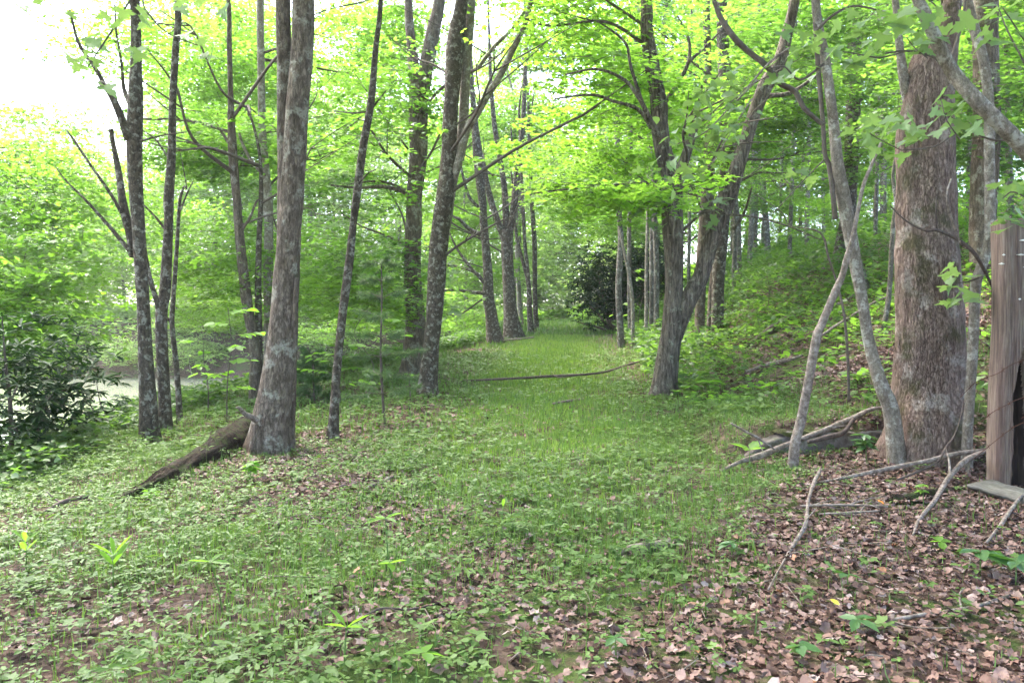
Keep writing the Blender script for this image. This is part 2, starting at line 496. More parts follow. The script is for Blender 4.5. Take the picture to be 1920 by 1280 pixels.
_u = np.linspace(-1, 1, 301)
gxs = np.sinh(_u * 4.6) / math.sinh(4.6) * 400
gys = np.concatenate([np.linspace(-30, 0, 16)[:-1], np.linspace(0, 16, 130)[:-1], 16 * np.exp(np.linspace(0, math.log(800 / 16), 130))])
def clay(x, y):
    n = 0.02 * np.sin(x * 11 + 3 * np.sin(y * 3)) * np.sin(y * 9 + 2 * np.sin(x * 4))
    return ground_z(x, y) + np.where(np.abs(x) + y < 30, n, 0) - 0.02
ground = link("ground", grid_mesh("ground", gxs, gys, clay, M_GROUND), kind="structure")

def path_mesh():
    ys = np.concatenate([np.linspace(1.0, 16, 90)[:-1], np.linspace(16, 64, 70)])
    us = np.linspace(-1, 1, 25)
    w = np.interp(ys, [0, 6, 10, 20, 40, 64], [1.5, 1.7, 1.9, 2.1, 1.6, 1.2])
    w = w + 0.15 * np.sin(ys * 1.3) + 0.1 * np.sin(ys * 3.1)
    X = path_mid(ys)[:, None] + us[None] * w[:, None]
    Y = np.repeat(ys[:, None], len(us), 1)
    Z = clay(X, Y) + 0.016 * (1 - np.abs(us[None]) ** 4) - 0.008
    V = np.stack([X, Y, Z], -1).reshape(-1, 3)
    nx = len(us)
    i = np.arange(len(ys) - 1)[:, None] * nx; j = np.arange(nx - 1)[None]
    Q = np.stack([i + j, i + j + 1, i + nx + j + 1, i + nx + j], -1).reshape(-1, 4)
    return mesh_from("path", V, [Q], [M_PATH], smooth=True)
link("path", path_mesh(), kind="structure")

def water_mat():
    m, nt, p = new_mat("pond_water")
    L = nt.links.new
    p.inputs["Base Color"].default_value = (0.24, 0.26, 0.18, 1)
    p.inputs["Roughness"].default_value = 0.06
    p.inputs["Specular IOR Level"].default_value = 0.7
    tc = nt.nodes.new("ShaderNodeTexCoord")
    n = nd(nt, "ShaderNodeTexNoise"); n.inputs["Scale"].default_value = 1.6; n.inputs["Detail"].default_value = 4
    L(tc.outputs["Object"], n.inputs["Vector"])
    bp = nt.nodes.new("ShaderNodeBump"); bp.inputs["Strength"].default_value = 0.15; bp.inputs["Distance"].default_value = 0.05
    L(n.outputs[0], bp.inputs["Height"]); L(bp.outputs[0], p.inputs["Normal"])
    return m
WATER_Z = -2.2
wx = np.linspace(-120, 2, 40); wy = np.linspace(-20, 75, 40)
link("pond", grid_mesh("pond", wx, wy, lambda x, y: np.full_like(x, WATER_Z), water_mat()), kind="structure")

# ---------------------------------------------------------------- foliage library (shared by all crowns)
def unit(v):
    return v / (np.linalg.norm(v, axis=-1, keepdims=True) + 1e-9)

def foliage_cloud(seed, rx, rz, sprays, per, leaf, tpl, mat, spray_len=1.0, tilt=0.35, twigs=True, shell=0.35, flat=0.07):
    """A mass of level leaf sprays round the origin: each spray a twig with leaves to both sides."""
    g = np.random.default_rng(seed)
    c = unit(g.normal(size=(sprays, 3))) * (g.uniform(shell, 1, (sprays, 1)) ** 0.6)
    c = c * np.array((rx, rx, rz)) + g.normal(0, 0.22, (sprays, 3)) * np.array((rx, rx, rz * 0.8))
    az = np.arctan2(c[:, 1], c[:, 0]) + g.normal(0, 0.7, sprays)
    pit = g.normal(-0.12, 0.16, sprays)
    d = np.stack([np.cos(az) * np.cos(pit), np.sin(az) * np.cos(pit), np.sin(pit)], -1)
    up = unit(np.stack([g.normal(0, .18, sprays), g.normal(0, .18, sprays), np.ones(sprays)], -1))
    s = unit(np.cross(up, d))
    ln = spray_len * g.uniform(0.6, 1.3, sprays)
    n = sprays * per
    k = np.repeat(np.arange(sprays), per)
    t = g.uniform(-0.5, 0.5, n)
    wv = (0.30 * (0.6 - t) + 0.08) * g.uniform(-1.5, 1.5, n)
    pos = c[k] + d[k] * (t * ln[k])[:, None] + s[k] * (wv * ln[k])[:, None] + up[k] * (g.normal(0, flat, n) * ln[k] - 0.10 * t * t * ln[k])[:, None]
    ld = d[k] * 0.8 + s[k] * np.sign(wv)[:, None] * 0.7 + g.normal(0, 0.45, (n, 3)) * np.array((1, 1, 0.5))
    ln_ = up[k] + g.normal(0, tilt, (n, 3))
    size = leaf * g.uniform(0.65, 1.3, n)
    V, F = leaves(pos, ld, ln_, size, tpl)
    parts = [(V, F, 0)]
    if twigs:
        a = c - d * (ln * 0.75)[:, None]; b = c + d * (ln * 0.45)[:, None] - up * (0.03 * ln)[:, None]
        r = 0.006 * spray_len * (1 + 0.5 * g.uniform(size=sprays))
        V2 = np.stack([a + s * r[:, None], a - s * r[:, None], a + up * r[:, None] * 1.5, b], 1).reshape(-1, 3)
        o = (np.arange(sprays) * 4)[:, None, None]
        F2 = (o + np.array([(0, 1, 3), (1, 2, 3), (2, 0, 3)])[None]).reshape(-1, 3)
        parts.append((V2, [F2], 1))
    V, P, M = merge(parts)
    return mesh_from("crown", V, P, [mat, M_TWIG], M)

LIB = {}
def lib(kind):
    return LIB[kind][rng.integers(len(LIB[kind]))]
# near and mid crowns: real leaf size; far crowns: coarser
LIB["mid"] = [foliage_cloud(100 + i, 1.5, 0.95, 62, 34, 0.105, LOBED, M_LEAF, 0.95) for i in range(4)]
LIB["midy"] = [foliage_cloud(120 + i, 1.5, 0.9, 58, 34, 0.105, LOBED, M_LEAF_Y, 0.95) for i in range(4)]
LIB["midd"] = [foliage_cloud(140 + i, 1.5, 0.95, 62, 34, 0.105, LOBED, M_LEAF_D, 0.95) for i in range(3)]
LIB["sparse"] = [foliage_cloud(160 + i, 1.5, 0.8, 26, 26, 0.10, LOBED, M_LEAF, 0.8) for i in range(3)]
LIB["far"] = [foliage_cloud(200 + i, 3.2, 2.2, 120, 24, 0.20, DIAMOND, M_LEAF, 1.6, tilt=0.5) for i in range(4)]
LIB["fary"] = [foliage_cloud(220 + i, 3.2, 2.2, 110, 24, 0.20, DIAMOND, M_LEAF_Y, 1.6, tilt=0.5) for i in range(4)]
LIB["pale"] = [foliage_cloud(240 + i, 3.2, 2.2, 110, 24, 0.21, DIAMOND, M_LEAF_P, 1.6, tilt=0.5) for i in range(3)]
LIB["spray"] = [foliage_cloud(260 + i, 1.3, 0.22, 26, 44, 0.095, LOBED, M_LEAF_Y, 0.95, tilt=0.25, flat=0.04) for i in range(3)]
LIB["high"] = [foliage_cloud(280 + i, 2.6, 1.8, 70, 20, 0.19, DIAMOND, M_LEAF, 1.5, tilt=0.5) for i in range(3)]

TREES = []        # (root, x, y) for handing out foliage
DEPTH = {}

def crown(root, kind, p, scale=1.0, flat=1.0):
    o = link("crown", lib(kind), root, kind="stuff")
    o.location = Vector(p) - root.location
    s = scale * rng.uniform(0.85, 1.15)
    o.scale = (s * rng.uniform(0.9, 1.15), s * rng.uniform(0.9, 1.15), s * flat * rng.uniform(0.85, 1.15))
    o.rotation_euler = (rng.normal(0, 0.06), rng.normal(0, 0.06), rng.uniform(0, 6.28))
    return o

def pix_path(pts, d, dd=0.0, wob=0.0, base=None):
    """Pixel polyline (px,py,width) -> world path and radii in the plane d metres off; dd: depth drift per metre of height."""
    P, rad = [], []
    for i, (px, py, w) in enumerate(pts):
        q = at(px, py, d)
        k = d + dd * (q[2] - CAMZ) + (wob * math.sin(i * 2.3 + px) if wob else 0)
        q = at(px, py, k)
        P.append(q); rad.append(0.5 * w / FPX * k)
    return np.array(P), np.array(rad)

def stem_mesh(root, pts, d, mat, sides=12, lump=0.05, flare=0.0, dd=0.0, wob=0.06, seed=0, name="trunk", n=7, ridge=0.0, extend=0.0, ground_base=False, freq=3.0):
    P, rad = pix_path(pts, d, dd, wob)
    if ground_base:
        P[0, 2] = gz(P[0, 0], P[0, 1]) - 0.12
    if extend:
        v = unit(P[-1] - P[-2]) * 0.5 + np.array((0, 0, 0.5))
        P = np.vstack([P, P[-1] + v * extend * 0.5 + rng.normal(0, 0.1, 3), P[-1] + v * extend + rng.normal(0, 0.2, 3)])
        rad = np.append(rad, [rad[-1] * 0.8, rad[-1] * 0.45])
    S = spline(np.column_stack([P, rad]), n)
    V, F = tube(S[:, :3], np.maximum(S[:, 3], 0.003), sides, lump, flare, seed=seed, ridge=ridge, freq=freq)
    V = V - np.array(root.location)
    me = mesh_from(name, V, F, [mat], smooth=True)
    return link(name, me, root)

def tree(name, label, cat, base, stems, limbs=(), mat=None, d=None, flare=0.5, group=None, extend=4.0, sides=14, ridge=0.0, seed=None, lump=0.05, give=True):
    """stems/limbs: pixel polylines with widths, from the foot up."""
    hit = ground_hit(*base) if d is None else None
    d = d if d is not None else float(hit[1])
    q = at(base[0], base[1], d)
    root = thing(name, label, cat, (q[0], d, gz(q[0], d)), group)
    seed = seed if seed is not None else int(base[0])
    for i, st in enumerate(stems):
        o = st[0] if isinstance(st[0], dict) else {}
        pts = st[1:] if o else st
        stem_mesh(root, pts, d + o.get("off", 0), o.get("mat", mat), sides, lump, o.get("flare", flare if i == 0 else 0.0), o.get("dd", 0.0), 0.05, seed + i, "trunk", ridge=ridge if i == 0 else 0.0,
                  extend=o.get("ext", extend), ground_base=(i == 0), n=o.get("n", 7))
    for i, lm in enumerate(limbs):
        o = lm[0] if isinstance(lm[0], dict) else {}
        pts = lm[1:] if o else lm
        stem_mesh(root, pts, d + o.get("off", 0), o.get("mat", mat), 8, 0.06, 0, o.get("dd", 0.15 * ((i % 3) - 1)), 0.05, seed + 50 + i, "limb", n=5)
    if give:
        TREES.append((root, q[0], d))
    DEPTH[root.name] = d
    return root
# ---------------------------------------------------------------- the trees of the photograph, traced stem by stem
T1 = tree("maple_tree", "thick twin-stemmed grey tree beside the rotten log, on the pond side of the path", "tree", (505, 848),
    [[(504, 850, 74), (506, 800, 62), (523, 700, 57), (535, 560, 48), (543, 420, 43), (548, 375, 43), (556, 220, 42), (566, 110, 39), (569, 0, 38)],
     [{"off": 0.12}, (528, 640, 20), (535, 420, 30), (537, 300, 33), (534, 190, 28), (533, 110, 27), (531, 0, 26)]],
    [[(546, 850, 18), (545, 800, 17), (549, 700, 15), (551, 600, 10), (556, 520, 8)]],
    mat=M_BARK_G, flare=0.6, sides=22, ridge=0.02, extend=6)
T2 = tree("mottled_tree", "tall mottled tree with bare side limbs reaching over the pond", "tree", (284, 828),
    [[(284, 830, 36), (279, 780, 32), (270, 600, 23), (261, 450, 23), (256, 375, 25), (252, 262, 29), (254, 190, 27), (255, 100, 19), (253, 0, 17)]],
    [[(240, 262, 15), (225, 215, 15), (206, 175, 12), (188, 155, 11)],
     [(250, 262, 9), (180, 130, 8), (162, 105, 8), (145, 75, 6), (131, 20, 4)],
     [(252, 480, 20), (245, 440, 18), (232, 390, 16), (222, 320, 12), (212, 270, 9), (208, 242, 9)],
     [(243, 470, 9), (205, 425, 7), (165, 380, 5), (125, 340, 3), (105, 314, 2)],
     [(228, 400, 7), (205, 360, 6), (170, 310, 5), (140, 265, 5), (125, 245, 3)],
     [(243, 195, 8), (232, 165, 7), (228, 120, 5), (218, 60, 4), (215, 10, 3)],
     [(262, 265, 5), (300, 255, 3), (350, 248, 2)]],
    mat=M_BARK_D, flare=0.4, extend=4)
T3 = tree("mottled_tree", "dark lichen-spotted tree close behind the tall mottled one", "tree", (311, 806),
    [[(311, 808, 24), (310, 780, 21), (302, 600, 22), (310, 540, 21), (316, 420, 16), (316, 375, 18), (321, 300, 15), (324, 190, 13), (329, 95, 13), (333, 0, 12)]],
    [[(300, 585, 14), (291, 555, 10), (282, 525, 9), (276, 490, 6), (270, 450, 4)],
     [(310, 430, 6), (290, 405, 4), (270, 385, 3)],
     [(318, 300, 4), (290, 260, 3), (250, 235, 2)]],
    mat=M_BARK_D, flare=0.4, extend=4)
T3c = tree("slender_tree", "pencil-thin dark sapling with a crook, standing by the lichen-spotted tree", "sapling", (338, 792),
    [[(338, 794, 13), (336, 760, 11), (330, 680, 10), (323, 610, 9), (324, 570, 9), (330, 490, 8), (333, 440, 7), (337, 380, 6), (345, 350, 3)]],
    [[(322, 605, 6), (312, 595, 5)], [(336, 400, 4), (350, 365, 3), (362, 340, 2)]], mat=M_BARK_D, flare=0.2, extend=0.5, sides=9)
T4 = tree("grey_tree", "bowed grey tree on the pond bank, leaning away from the thick twin-stemmed one", "tree", (478, 752),
    [[(478, 756, 24), (477, 650, 20), (462, 560, 20), (447, 420, 16), (444, 375, 15), (436, 280, 17), (432, 170, 10), (430, 80, 9), (428, 0, 8)]],
    [[(455, 430, 5), (470, 405, 5), (480, 380, 4), (490, 370, 3)], [(438, 280, 7), (420, 255, 5), (405, 230, 3)]], mat=M_BARK_G, flare=0.15, extend=4)
T5 = tree("grey_tree", "pale grey tree standing straight just behind the twin-stemmed tree", "tree", (503, 742),
    [[(503, 745, 17), (503, 600, 17), (503, 480, 17), (504, 420, 16), (501, 375, 20), (492, 250, 15), (489, 100, 13), (488, 0, 13)]],
    [[(497, 330, 7), (470, 300, 7), (455, 270, 6), (448, 250, 5)]], mat=M_BARK_P, flare=0.1, extend=4)
T5b = tree("grey_tree", "dark slim tree squeezed between the bowed grey tree and the pale straight one", "tree", (486, 748),
    [[(486, 750, 14), (485, 620, 13), (484, 520, 12), (486, 440, 10), (489, 380, 9), (488, 300, 6)]], mat=M_BARK_D, flare=0.1, extend=1)
T6 = tree("leaning_tree", "slim mottled tree leaning over, alone between the thick twin-stemmed tree and the path", "tree", (621, 822),
    [[(621, 824, 24), (625, 790, 18), (631, 700, 16), (641, 600, 16), (654, 500, 16), (662, 420, 13), (668, 375, 15), (680, 280, 15), (696, 190, 14), (704, 95, 11), (714, 0, 9)]],
    [[(672, 345, 4), (690, 325, 3), (705, 318, 2)], [(700, 200, 4), (712, 185, 3), (724, 170, 2)], [(690, 210, 4), (660, 212, 3), (625, 208, 2)]], mat=M_BARK_D, flare=0.5, extend=3)
T7 = tree("grey_tree", "broad pale grey tree with a high fork, behind the dark blotchy leaning one", "tree", (770, 706),
    [[(770, 708, 42), (776, 650, 38), (779, 600, 36), (773, 500, 32), (776, 420, 31), (776, 375, 29), (784, 300, 32), (784, 190, 36), (785, 130, 34)],
     [{"off": 0.0, "ext": 4}, (780, 170, 26), (774, 110, 20), (768, 50, 17), (766, 0, 15)],
     [{"off": -0.1, "ext": 4}, (790, 190, 26), (802, 110, 27), (814, 50, 26), (824, 0, 22)]],
    [[(775, 380, 9), (752, 358, 8), (715, 350, 7), (680, 352, 5), (640, 350, 4), (620, 347, 3)],
     [(770, 365, 6), (735, 345, 5), (700, 340, 4), (650, 346, 2)],
     [(765, 280, 4), (735, 240, 3), (700, 190, 2), (660, 130, 2)],
     [(762, 460, 5), (720, 440, 4), (680, 425, 3), (640, 400, 2)]], mat=M_BARK_G, flare=0.45, extend=0, sides=18, ridge=0.012)
T8 = tree("dark_barked_tree", "dark blotchy leaning tree, in front of the broad pale one at the path edge", "tree", (803, 740),
    [[(803, 742, 36), (803, 720, 34), (808, 650, 30), (814, 600, 30), (820, 500, 34), (826, 420, 33), (833, 375, 32), (841, 300, 30), (846, 190, 28), (853, 95, 32), (858, 50, 29), (866, 0, 23)],
     [{"off": 0.25, "mat": M_BARK_P}, (818, 560, 10), (832, 450, 18), (848, 340, 20), (861, 290, 22), (868, 240, 20), (873, 133, 19), (883, 0, 17)]],
    [[{"mat": M_BARK_P, "off": 0.35}, (850, 337, 14), (863, 290, 15), (877, 240, 15), (890, 221, 14), (916, 176, 13), (939, 139, 12), (965, 86, 11), (984, 45, 10), (996, 0, 9)],
     [{"mat": M_BARK_P, "off": 0.35}, (895, 130, 7), (925, 90, 7), (960, 55, 6), (985, 20, 5)]], mat=M_BARK_D, flare=0.45, extend=5, sides=18, ridge=0.012)
T9 = tree("dark_barked_tree", "dark tree with long low limbs on one side, where the path narrows", "tree", (927, 641),
    [[(928, 643, 28), (921, 590, 22), (916, 560, 21), (914, 500, 17), (907, 420, 15), (904, 375, 15), (896, 300, 17), (890, 230, 13), (884, 150, 9)]],
    [[(913, 550, 8), (880, 547, 6), (850, 543, 5), (820, 548, 4), (790, 552, 2)],
     [(910, 532, 8), (890, 510, 7), (865, 502, 6), (837, 497, 5), (800, 500, 3)],
     [(885, 505, 6), (866, 480, 5), (852, 457, 4), (841, 430, 3), (835, 400, 2)],
     [(902, 440, 9), (880, 430, 8), (862, 412, 6), (849, 405, 4), (830, 385, 3)],
     [(905, 395, 6), (880, 370, 6), (868, 330, 5), (862, 300, 4)],
     [(925, 330, 3), (880, 295, 3), (845, 282, 2)]], mat=M_BARK_D, flare=0.5, extend=3)
T10 = tree("dark_barked_tree", "stout dark tree dividing into three upright stems where the path narrows", "tree", (963, 632),
    [[(963, 634, 36), (958, 590, 27), (955, 560, 24), (952, 500, 22), (950, 430, 22)],
     [{"ext": 3}, (946, 450, 14), (932, 410, 12), (920, 375, 12), (908, 320, 10), (897, 262, 8), (890, 200, 6)],
     [{"ext": 3}, (950, 445, 14), (946, 356, 11), (935, 285, 10), (926, 225, 9), (920, 150, 7), (917, 60, 5)],
     [{"ext": 3}, (954, 445, 14), (965, 375, 13), (972, 300, 11), (980, 240, 9), (984, 150, 8), (987, 56, 6)]],
    [[(968, 330, 5), (962, 290, 4), (958, 240, 3)], [(985, 250, 4), (995, 215, 3), (1002, 170, 2)]], mat=M_BARK_D, flare=0.35, extend=0)
T11 = tree("slender_tree", "slim dark tree with two curved stems just past the three-stemmed tree", "tree", (996, 624),
    [[(996, 626, 12), (993, 590, 10), (991, 532, 9), (980, 490, 7), (968, 440, 6), (962, 380, 5)],
     [{"ext": 2}, (993, 560, 7), (989, 500, 7), (984, 457, 7), (978, 337, 6), (975, 260, 5)]], mat=M_BARK_D, flare=0.2, extend=2, sides=9)
T11b = tree("slender_tree", "slim straight dark tree nearest to the bright end of the path", "tree", (1006, 616),
    [[(1006, 618, 10), (1003, 560, 9), (1002, 457, 9), (997, 380, 8), (994, 300, 7), (991, 240, 6)]], mat=M_BARK_D, flare=0.2, extend=3, sides=9)
T11c = tree("slender_tree", "pale slender tree behind the three-stemmed tree", "tree", (978, 610), d=38, stems=
    [[(978, 610, 10), (972, 540, 9), (969, 450, 8), (967, 380, 7), (965, 250, 6)]], mat=M_BARK_P, flare=0.1, extend=3, sides=9)
T12 = tree("forked_tree", "fissured brown tree with a low wide fork, standing on the path's uphill edge", "tree", (1243, 742),
    [[(1243, 744, 46), (1247, 710, 41), (1255, 650, 39), (1262, 600, 38), (1263, 560, 35), (1264, 520, 33), (1261, 420, 39), (1260, 370, 38), (1259, 330, 37), (1246, 290, 31), (1237, 240, 30), (1235, 190, 30), (1220, 110, 26), (1212, 50, 23), (1212, 0, 22)],
     [{"dd": -0.05}, (1264, 640, 26), (1283, 580, 32), (1303, 540, 32), (1314, 520, 30), (1331, 460, 28), (1346, 420, 30), (1363, 375, 32), (1377, 330, 29), (1394, 280, 26), (1412, 220, 25), (1434, 165, 28), (1463, 110, 24), (1476, 60, 20), (1490, 0, 18)]],
    [[(1268, 345, 24), (1283, 300, 19), (1296, 262, 15), (1302, 244, 13), (1306, 215, 11), (1312, 190, 7), (1316, 160, 4)],
     [{"dd": -0.4}, (1236, 260, 11), (1215, 215, 9), (1195, 180, 7), (1170, 150, 6), (1120, 130, 5), (1060, 140, 3)],
     [{"dd": -0.3}, (1222, 240, 9), (1196, 205, 7), (1150, 190, 6), (1110, 178, 5), (1040, 185, 3)],
     [{"dd": -0.5}, (1216, 228, 7), (1184, 130, 6), (1175, 85, 5), (1150, 60, 4), (1120, 40, 2)],
     [{"dd": 0.2}, (1245, 195, 9), (1275, 150, 8), (1292, 110, 7), (1290, 70, 6), (1270, 30, 4)],
     [{"dd": 0.2}, (1288, 120, 6), (1320, 90, 5), (1350, 60, 3)],
     [{"dd": -0.6}, (1240, 360, 7), (1210, 342, 6), (1160, 345, 5), (1090, 352, 4), (1020, 360, 3), (940, 372, 2)],
     [{"dd": 0.1}, (1440, 180, 9), (1480, 175, 8), (1520, 150, 6), (1560, 120, 4)],
     [{"dd": -0.2}, (1352, 400, 5), (1420, 408, 4), (1480, 425, 3), (1540, 450, 2)]],
    mat=M_BARK_F, flare=0.5, extend=4, sides=22, ridge=0.02)
T13 = tree("grey_tree", "grey tree seen through the fork of the fissured brown tree", "tree", (1312, 646),
    [[(1312, 648, 20), (1312, 600, 18), (1315, 500, 21), (1322, 420, 24), (1326, 375, 25), (1329, 310, 22), (1332, 240, 17), (1328, 150, 14), (1324, 0, 13)]], mat=M_BARK_G, flare=0.15, extend=3)
T14 = tree("dark_barked_tree", "tall dark trunk half hidden behind the leaning stem of the forked tree", "tree", (1345, 640),
    [[(1345, 642, 24), (1346, 540, 23), (1352, 450, 25), (1362, 330, 27), (1368, 260, 28), (1366, 190, 27), (1357, 110, 23), (1353, 0, 19)]],
    [[(1375, 430, 6), (1395, 400, 5), (1410, 350, 3)]], mat=M_BARK_D, flare=0.1, extend=4)
for k, (lab, pts) in enumerate([
    ("bare pale pole of a tree in front of the dark evergreen shrub", [(1166, 650, 15), (1162, 600, 12), (1160, 532, 12), (1164, 457, 12), (1162, 420, 10), (1160, 375, 10), (1158, 281, 10), (1156, 225, 9)]),
    ("wavy whitish sapling close beside the bare pole at the evergreen shrub", [(1186, 652, 7), (1186, 570, 7), (1179, 514, 6), (1168, 460, 5), (1160, 420, 4)]),
    ("straight thin sapling rising behind the wavy whitish one", [(1182, 640, 9), (1180, 540, 8), (1180, 420, 8), (1182, 300, 8), (1184, 180, 7)]),
    ("thin whitish pole next to the fissured forked tree", [(1211, 641, 7), (1212, 560, 7), (1212, 495, 6), (1214, 420, 6), (1215, 330, 5)]),
    ("brownish thin pole touching the outline of the forked tree", [(1221, 630, 10), (1222, 540, 9), (1222, 457, 9), (1224, 350, 8)]),
    ("speckled thin trunk just behind the foot of the forked tree", [(1231, 634, 12), (1231, 560, 10), (1231, 495, 10), (1228, 420, 10), (1226, 330, 9)]),
    ("slim grey pole on the uphill side of the forked tree", [(1330, 642, 13), (1333, 560, 11), (1338, 500, 10), (1345, 430, 9)]),
    ]):
    tree("slender_tree", lab, "tree", pts[0][:2], [pts], mat=[M_BARK_T, M_BARK_P, M_BARK_T, M_BARK_P, M_BARK_T, M_BARK_T, M_BARK_G][k], flare=0.15, extend=2.5, sides=9, group="thin poles by the evergreen shrub")
T17 = tree("oak_tree", "massive rough brown tree trunk with mossy stains beside the old post", "tree", (1738, 886), d=8.6, stems=
    [[(1738, 894, 138), (1737, 860, 130), (1740, 800, 128), (1742, 720, 122), (1743, 640, 117), (1741, 570, 113), (1738, 500, 107), (1737, 420, 101), (1735, 300, 100), (1736, 240, 95), (1741, 190, 86), (1746, 140, 84), (1752, 105, 70)],
     [{"ext": 6}, (1752, 150, 66), (1766, 100, 54), (1778, 50, 40), (1786, 0, 32)],
     [{"ext": 2, "mat": M_BARK_P, "off": -0.02}, (1722, 300, 10), (1708, 220, 18), (1695, 150, 18), (1686, 80, 14), (1678, 0, 12)]],
    mat=M_BARK_R, flare=0.5, sides=56, ridge=0.035, extend=0, lump=0.03)
T16 = tree("grey_sapling", "smooth grey S-curved young tree springing from the massive brown trunk's foot", "sapling", (1678, 796), d=8.3, stems=
    [[(1684, 812, 34), (1672, 775, 30), (1652, 720, 26), (1629, 640, 21), (1618, 570, 20), (1605, 500, 22), (1590, 420, 24), (1582, 375, 25), (1570, 300, 21), (1564, 240, 19), (1558, 190, 18), (1547, 110, 18), (1529, 0, 16)],
     [{"ext": 1, "mat": M_TWIG}, (1566, 410, 10), (1562, 370, 9), (1556, 315, 10), (1547, 290, 8), (1543, 230, 8), (1536, 150, 9), (1531, 80, 9), (1526, 0, 9)]],
    limbs=[[{"mat": M_TWIG, "dd": -0.25}, (1545, 235, 7), (1534, 227, 8), (1507, 202, 9), (1490, 172, 10), (1462, 156, 11), (1437, 124, 11), (1400, 94, 11), (1377, 71, 12), (1352, 35, 10), (1338, 0, 8)],
           [{"mat": M_TWIG, "dd": -0.2}, (1530, 60, 7), (1560, 30, 5), (1600, 12, 4), (1650, 20, 3)]],
    mat=M_BARK_P, flare=0.15, extend=2.5, sides=16)
T16b = tree("dead_sapling", "crooked dead stem propped against the smooth grey S-curved young tree", "sapling", (1485, 868), d=8.2, stems=
    [[(1485, 870, 22), (1491, 830, 19), (1500, 795, 18), (1513, 730, 17), (1522, 682, 17), (1532, 630, 17), (1541, 607, 15), (1564, 551, 14), (1579, 517, 12), (1588, 484, 12), (1598, 450, 9), (1606, 410, 8), (1618, 350, 7), (1634, 310, 6), (1652, 268, 5)]],
    mat=M_STICK, flare=0.05, extend=0, sides=10)
T18 = tree("dark_barked_tree", "straight dark grey tree behind the speckled sapling", "tree", (1840, 742), d=14, stems=
    [[(1840, 748, 50), (1840, 640, 44), (1841, 540, 42), (1842, 420, 44), (1848, 300, 46), (1850, 200, 46), (1848, 100, 44), (1848, 0, 43)]], mat=M_BARK_G, flare=0.2, extend=4, sides=16)
T19 = tree("speckled_sapling", "speckled pale sapling growing between the massive trunk and the old post", "sapling", (1812, 882), d=8.0, stems=
    [[(1812, 884, 22), (1815, 800, 18), (1825, 640, 18), (1829, 540, 18), (1838, 505, 18), (1850, 470, 17), (1856, 420, 18), (1855, 300, 18), (1854, 190, 18), (1843, 110, 18), (1825, 50, 18), (1813, 0, 17)]],
    limbs=[[{"mat": M_STICK_D, "dd": -0.5}, (1862, 540, 4), (1830, 480, 7), (1800, 452, 6), (1758, 432, 6), (1735, 432, 5), (1700, 415, 3), (1668, 385, 2)],
           [{"mat": M_STICK_D, "dd": -0.5}, (1756, 432, 4), (1755, 400, 3), (1756, 370, 2)],
           [{"mat": M_STICK, "dd": -0.4}, (1802, 460, 4), (1788, 420, 5), (1778, 390, 5), (1776, 360, 4), (1784, 335, 3)]], mat=M_BARK_P, flare=0.15, extend=3, sides=14)
T20 = tree("leaning_sapling", "smooth brown stem slanting across the massive trunk from beyond the old post", "sapling", (2120, 1010), d=5.6, stems=
    [[(2130, 1020, 40), (2075, 700, 36), (2010, 440, 33), (1960, 330, 31), (1920, 278, 30), (1871, 229, 29), (1826, 184, 28), (1789, 139, 26), (1766, 98, 24), (1736, 30, 22), (1715, -20, 20)]],
    limbs=[[{"mat": M_TWIG, "dd": 0.1}, (1795, 150, 8), (1770, 122, 7), (1745, 105, 5), (1700, 96, 4), (1660, 100, 3)],
           [{"mat": M_TWIG, "dd": 0.1}, (1778, 125, 6), (1795, 75, 6), (1806, 30, 5), (1810, -5, 4)],
           [{"mat": M_TWIG, "dd": 0.1}, (1900, 262, 5), (1860, 262, 4), (1820, 245, 3), (1775, 215, 3), (1740, 205, 2)],
           [{"mat": M_TWIG, "dd": 0.1}, (1790, 250, 3), (1750, 275, 3), (1690, 282, 2)],
           [{"mat": M_TWIG, "dd": 0.1}, (1930, 300, 5), (1960, 240, 5), (1930, 140, 4), (1890, 60, 3), (1870, 10, 2)]], mat=M_BARK_P, flare=0.1, extend=1.2, sides=16)
T21 = tree("dark_barked_tree", "dark ringed trunk uphill, behind the S-curved young tree", "tree", (1575, 545), d=23, stems=
    [[(1572, 560, 26), (1574, 480, 24), (1590, 400, 25), (1596, 300, 26), (1600, 190, 26), (1604, 100, 27), (1606, 0, 25)]],
    limbs=[[(1600, 300, 6), (1625, 285, 4), (1650, 278, 3)], [(1602, 200, 5), (1640, 165, 4), (1660, 155, 2)], [(1602, 165, 5), (1640, 160, 3), (1665, 158, 2)], [(1600, 215, 4), (1630, 222, 3), (1655, 210, 2)],
           [(1605, 255, 5), (1635, 240, 4), (1660, 225, 2)]], mat=M_BARK_D, flare=0.1, extend=4)
for lab, d, pts, mt in [
    ("thin leaning grey tree on the slope between the S-curved tree and the massive trunk", 13, [(1652, 662, 12), (1660, 600, 10), (1668, 540, 9), (1674, 430, 8), (1680, 380, 7)], M_BARK_T),
    ("bent brown stem leaning downhill just behind the S-curved young tree", 17, [(1640, 592, 13), (1628, 545, 12), (1616, 505, 10), (1600, 460, 8), (1590, 420, 6)], M_BARK_T),
    ("whip-thin grey sapling standing on the leafy slope behind the dead stem", 10, [(1592, 742, 5), (1590, 680, 5), (1584, 600, 5), (1572, 540, 4), (1553, 480, 4), (1546, 450, 4), (1530, 432, 3), (1480, 422, 2)], M_TWIG),
    ]:
    tree("slender_tree", lab, "sapling", pts[0][:2], [pts], mat=mt, d=d, flare=0.1, extend=1, sides=9)
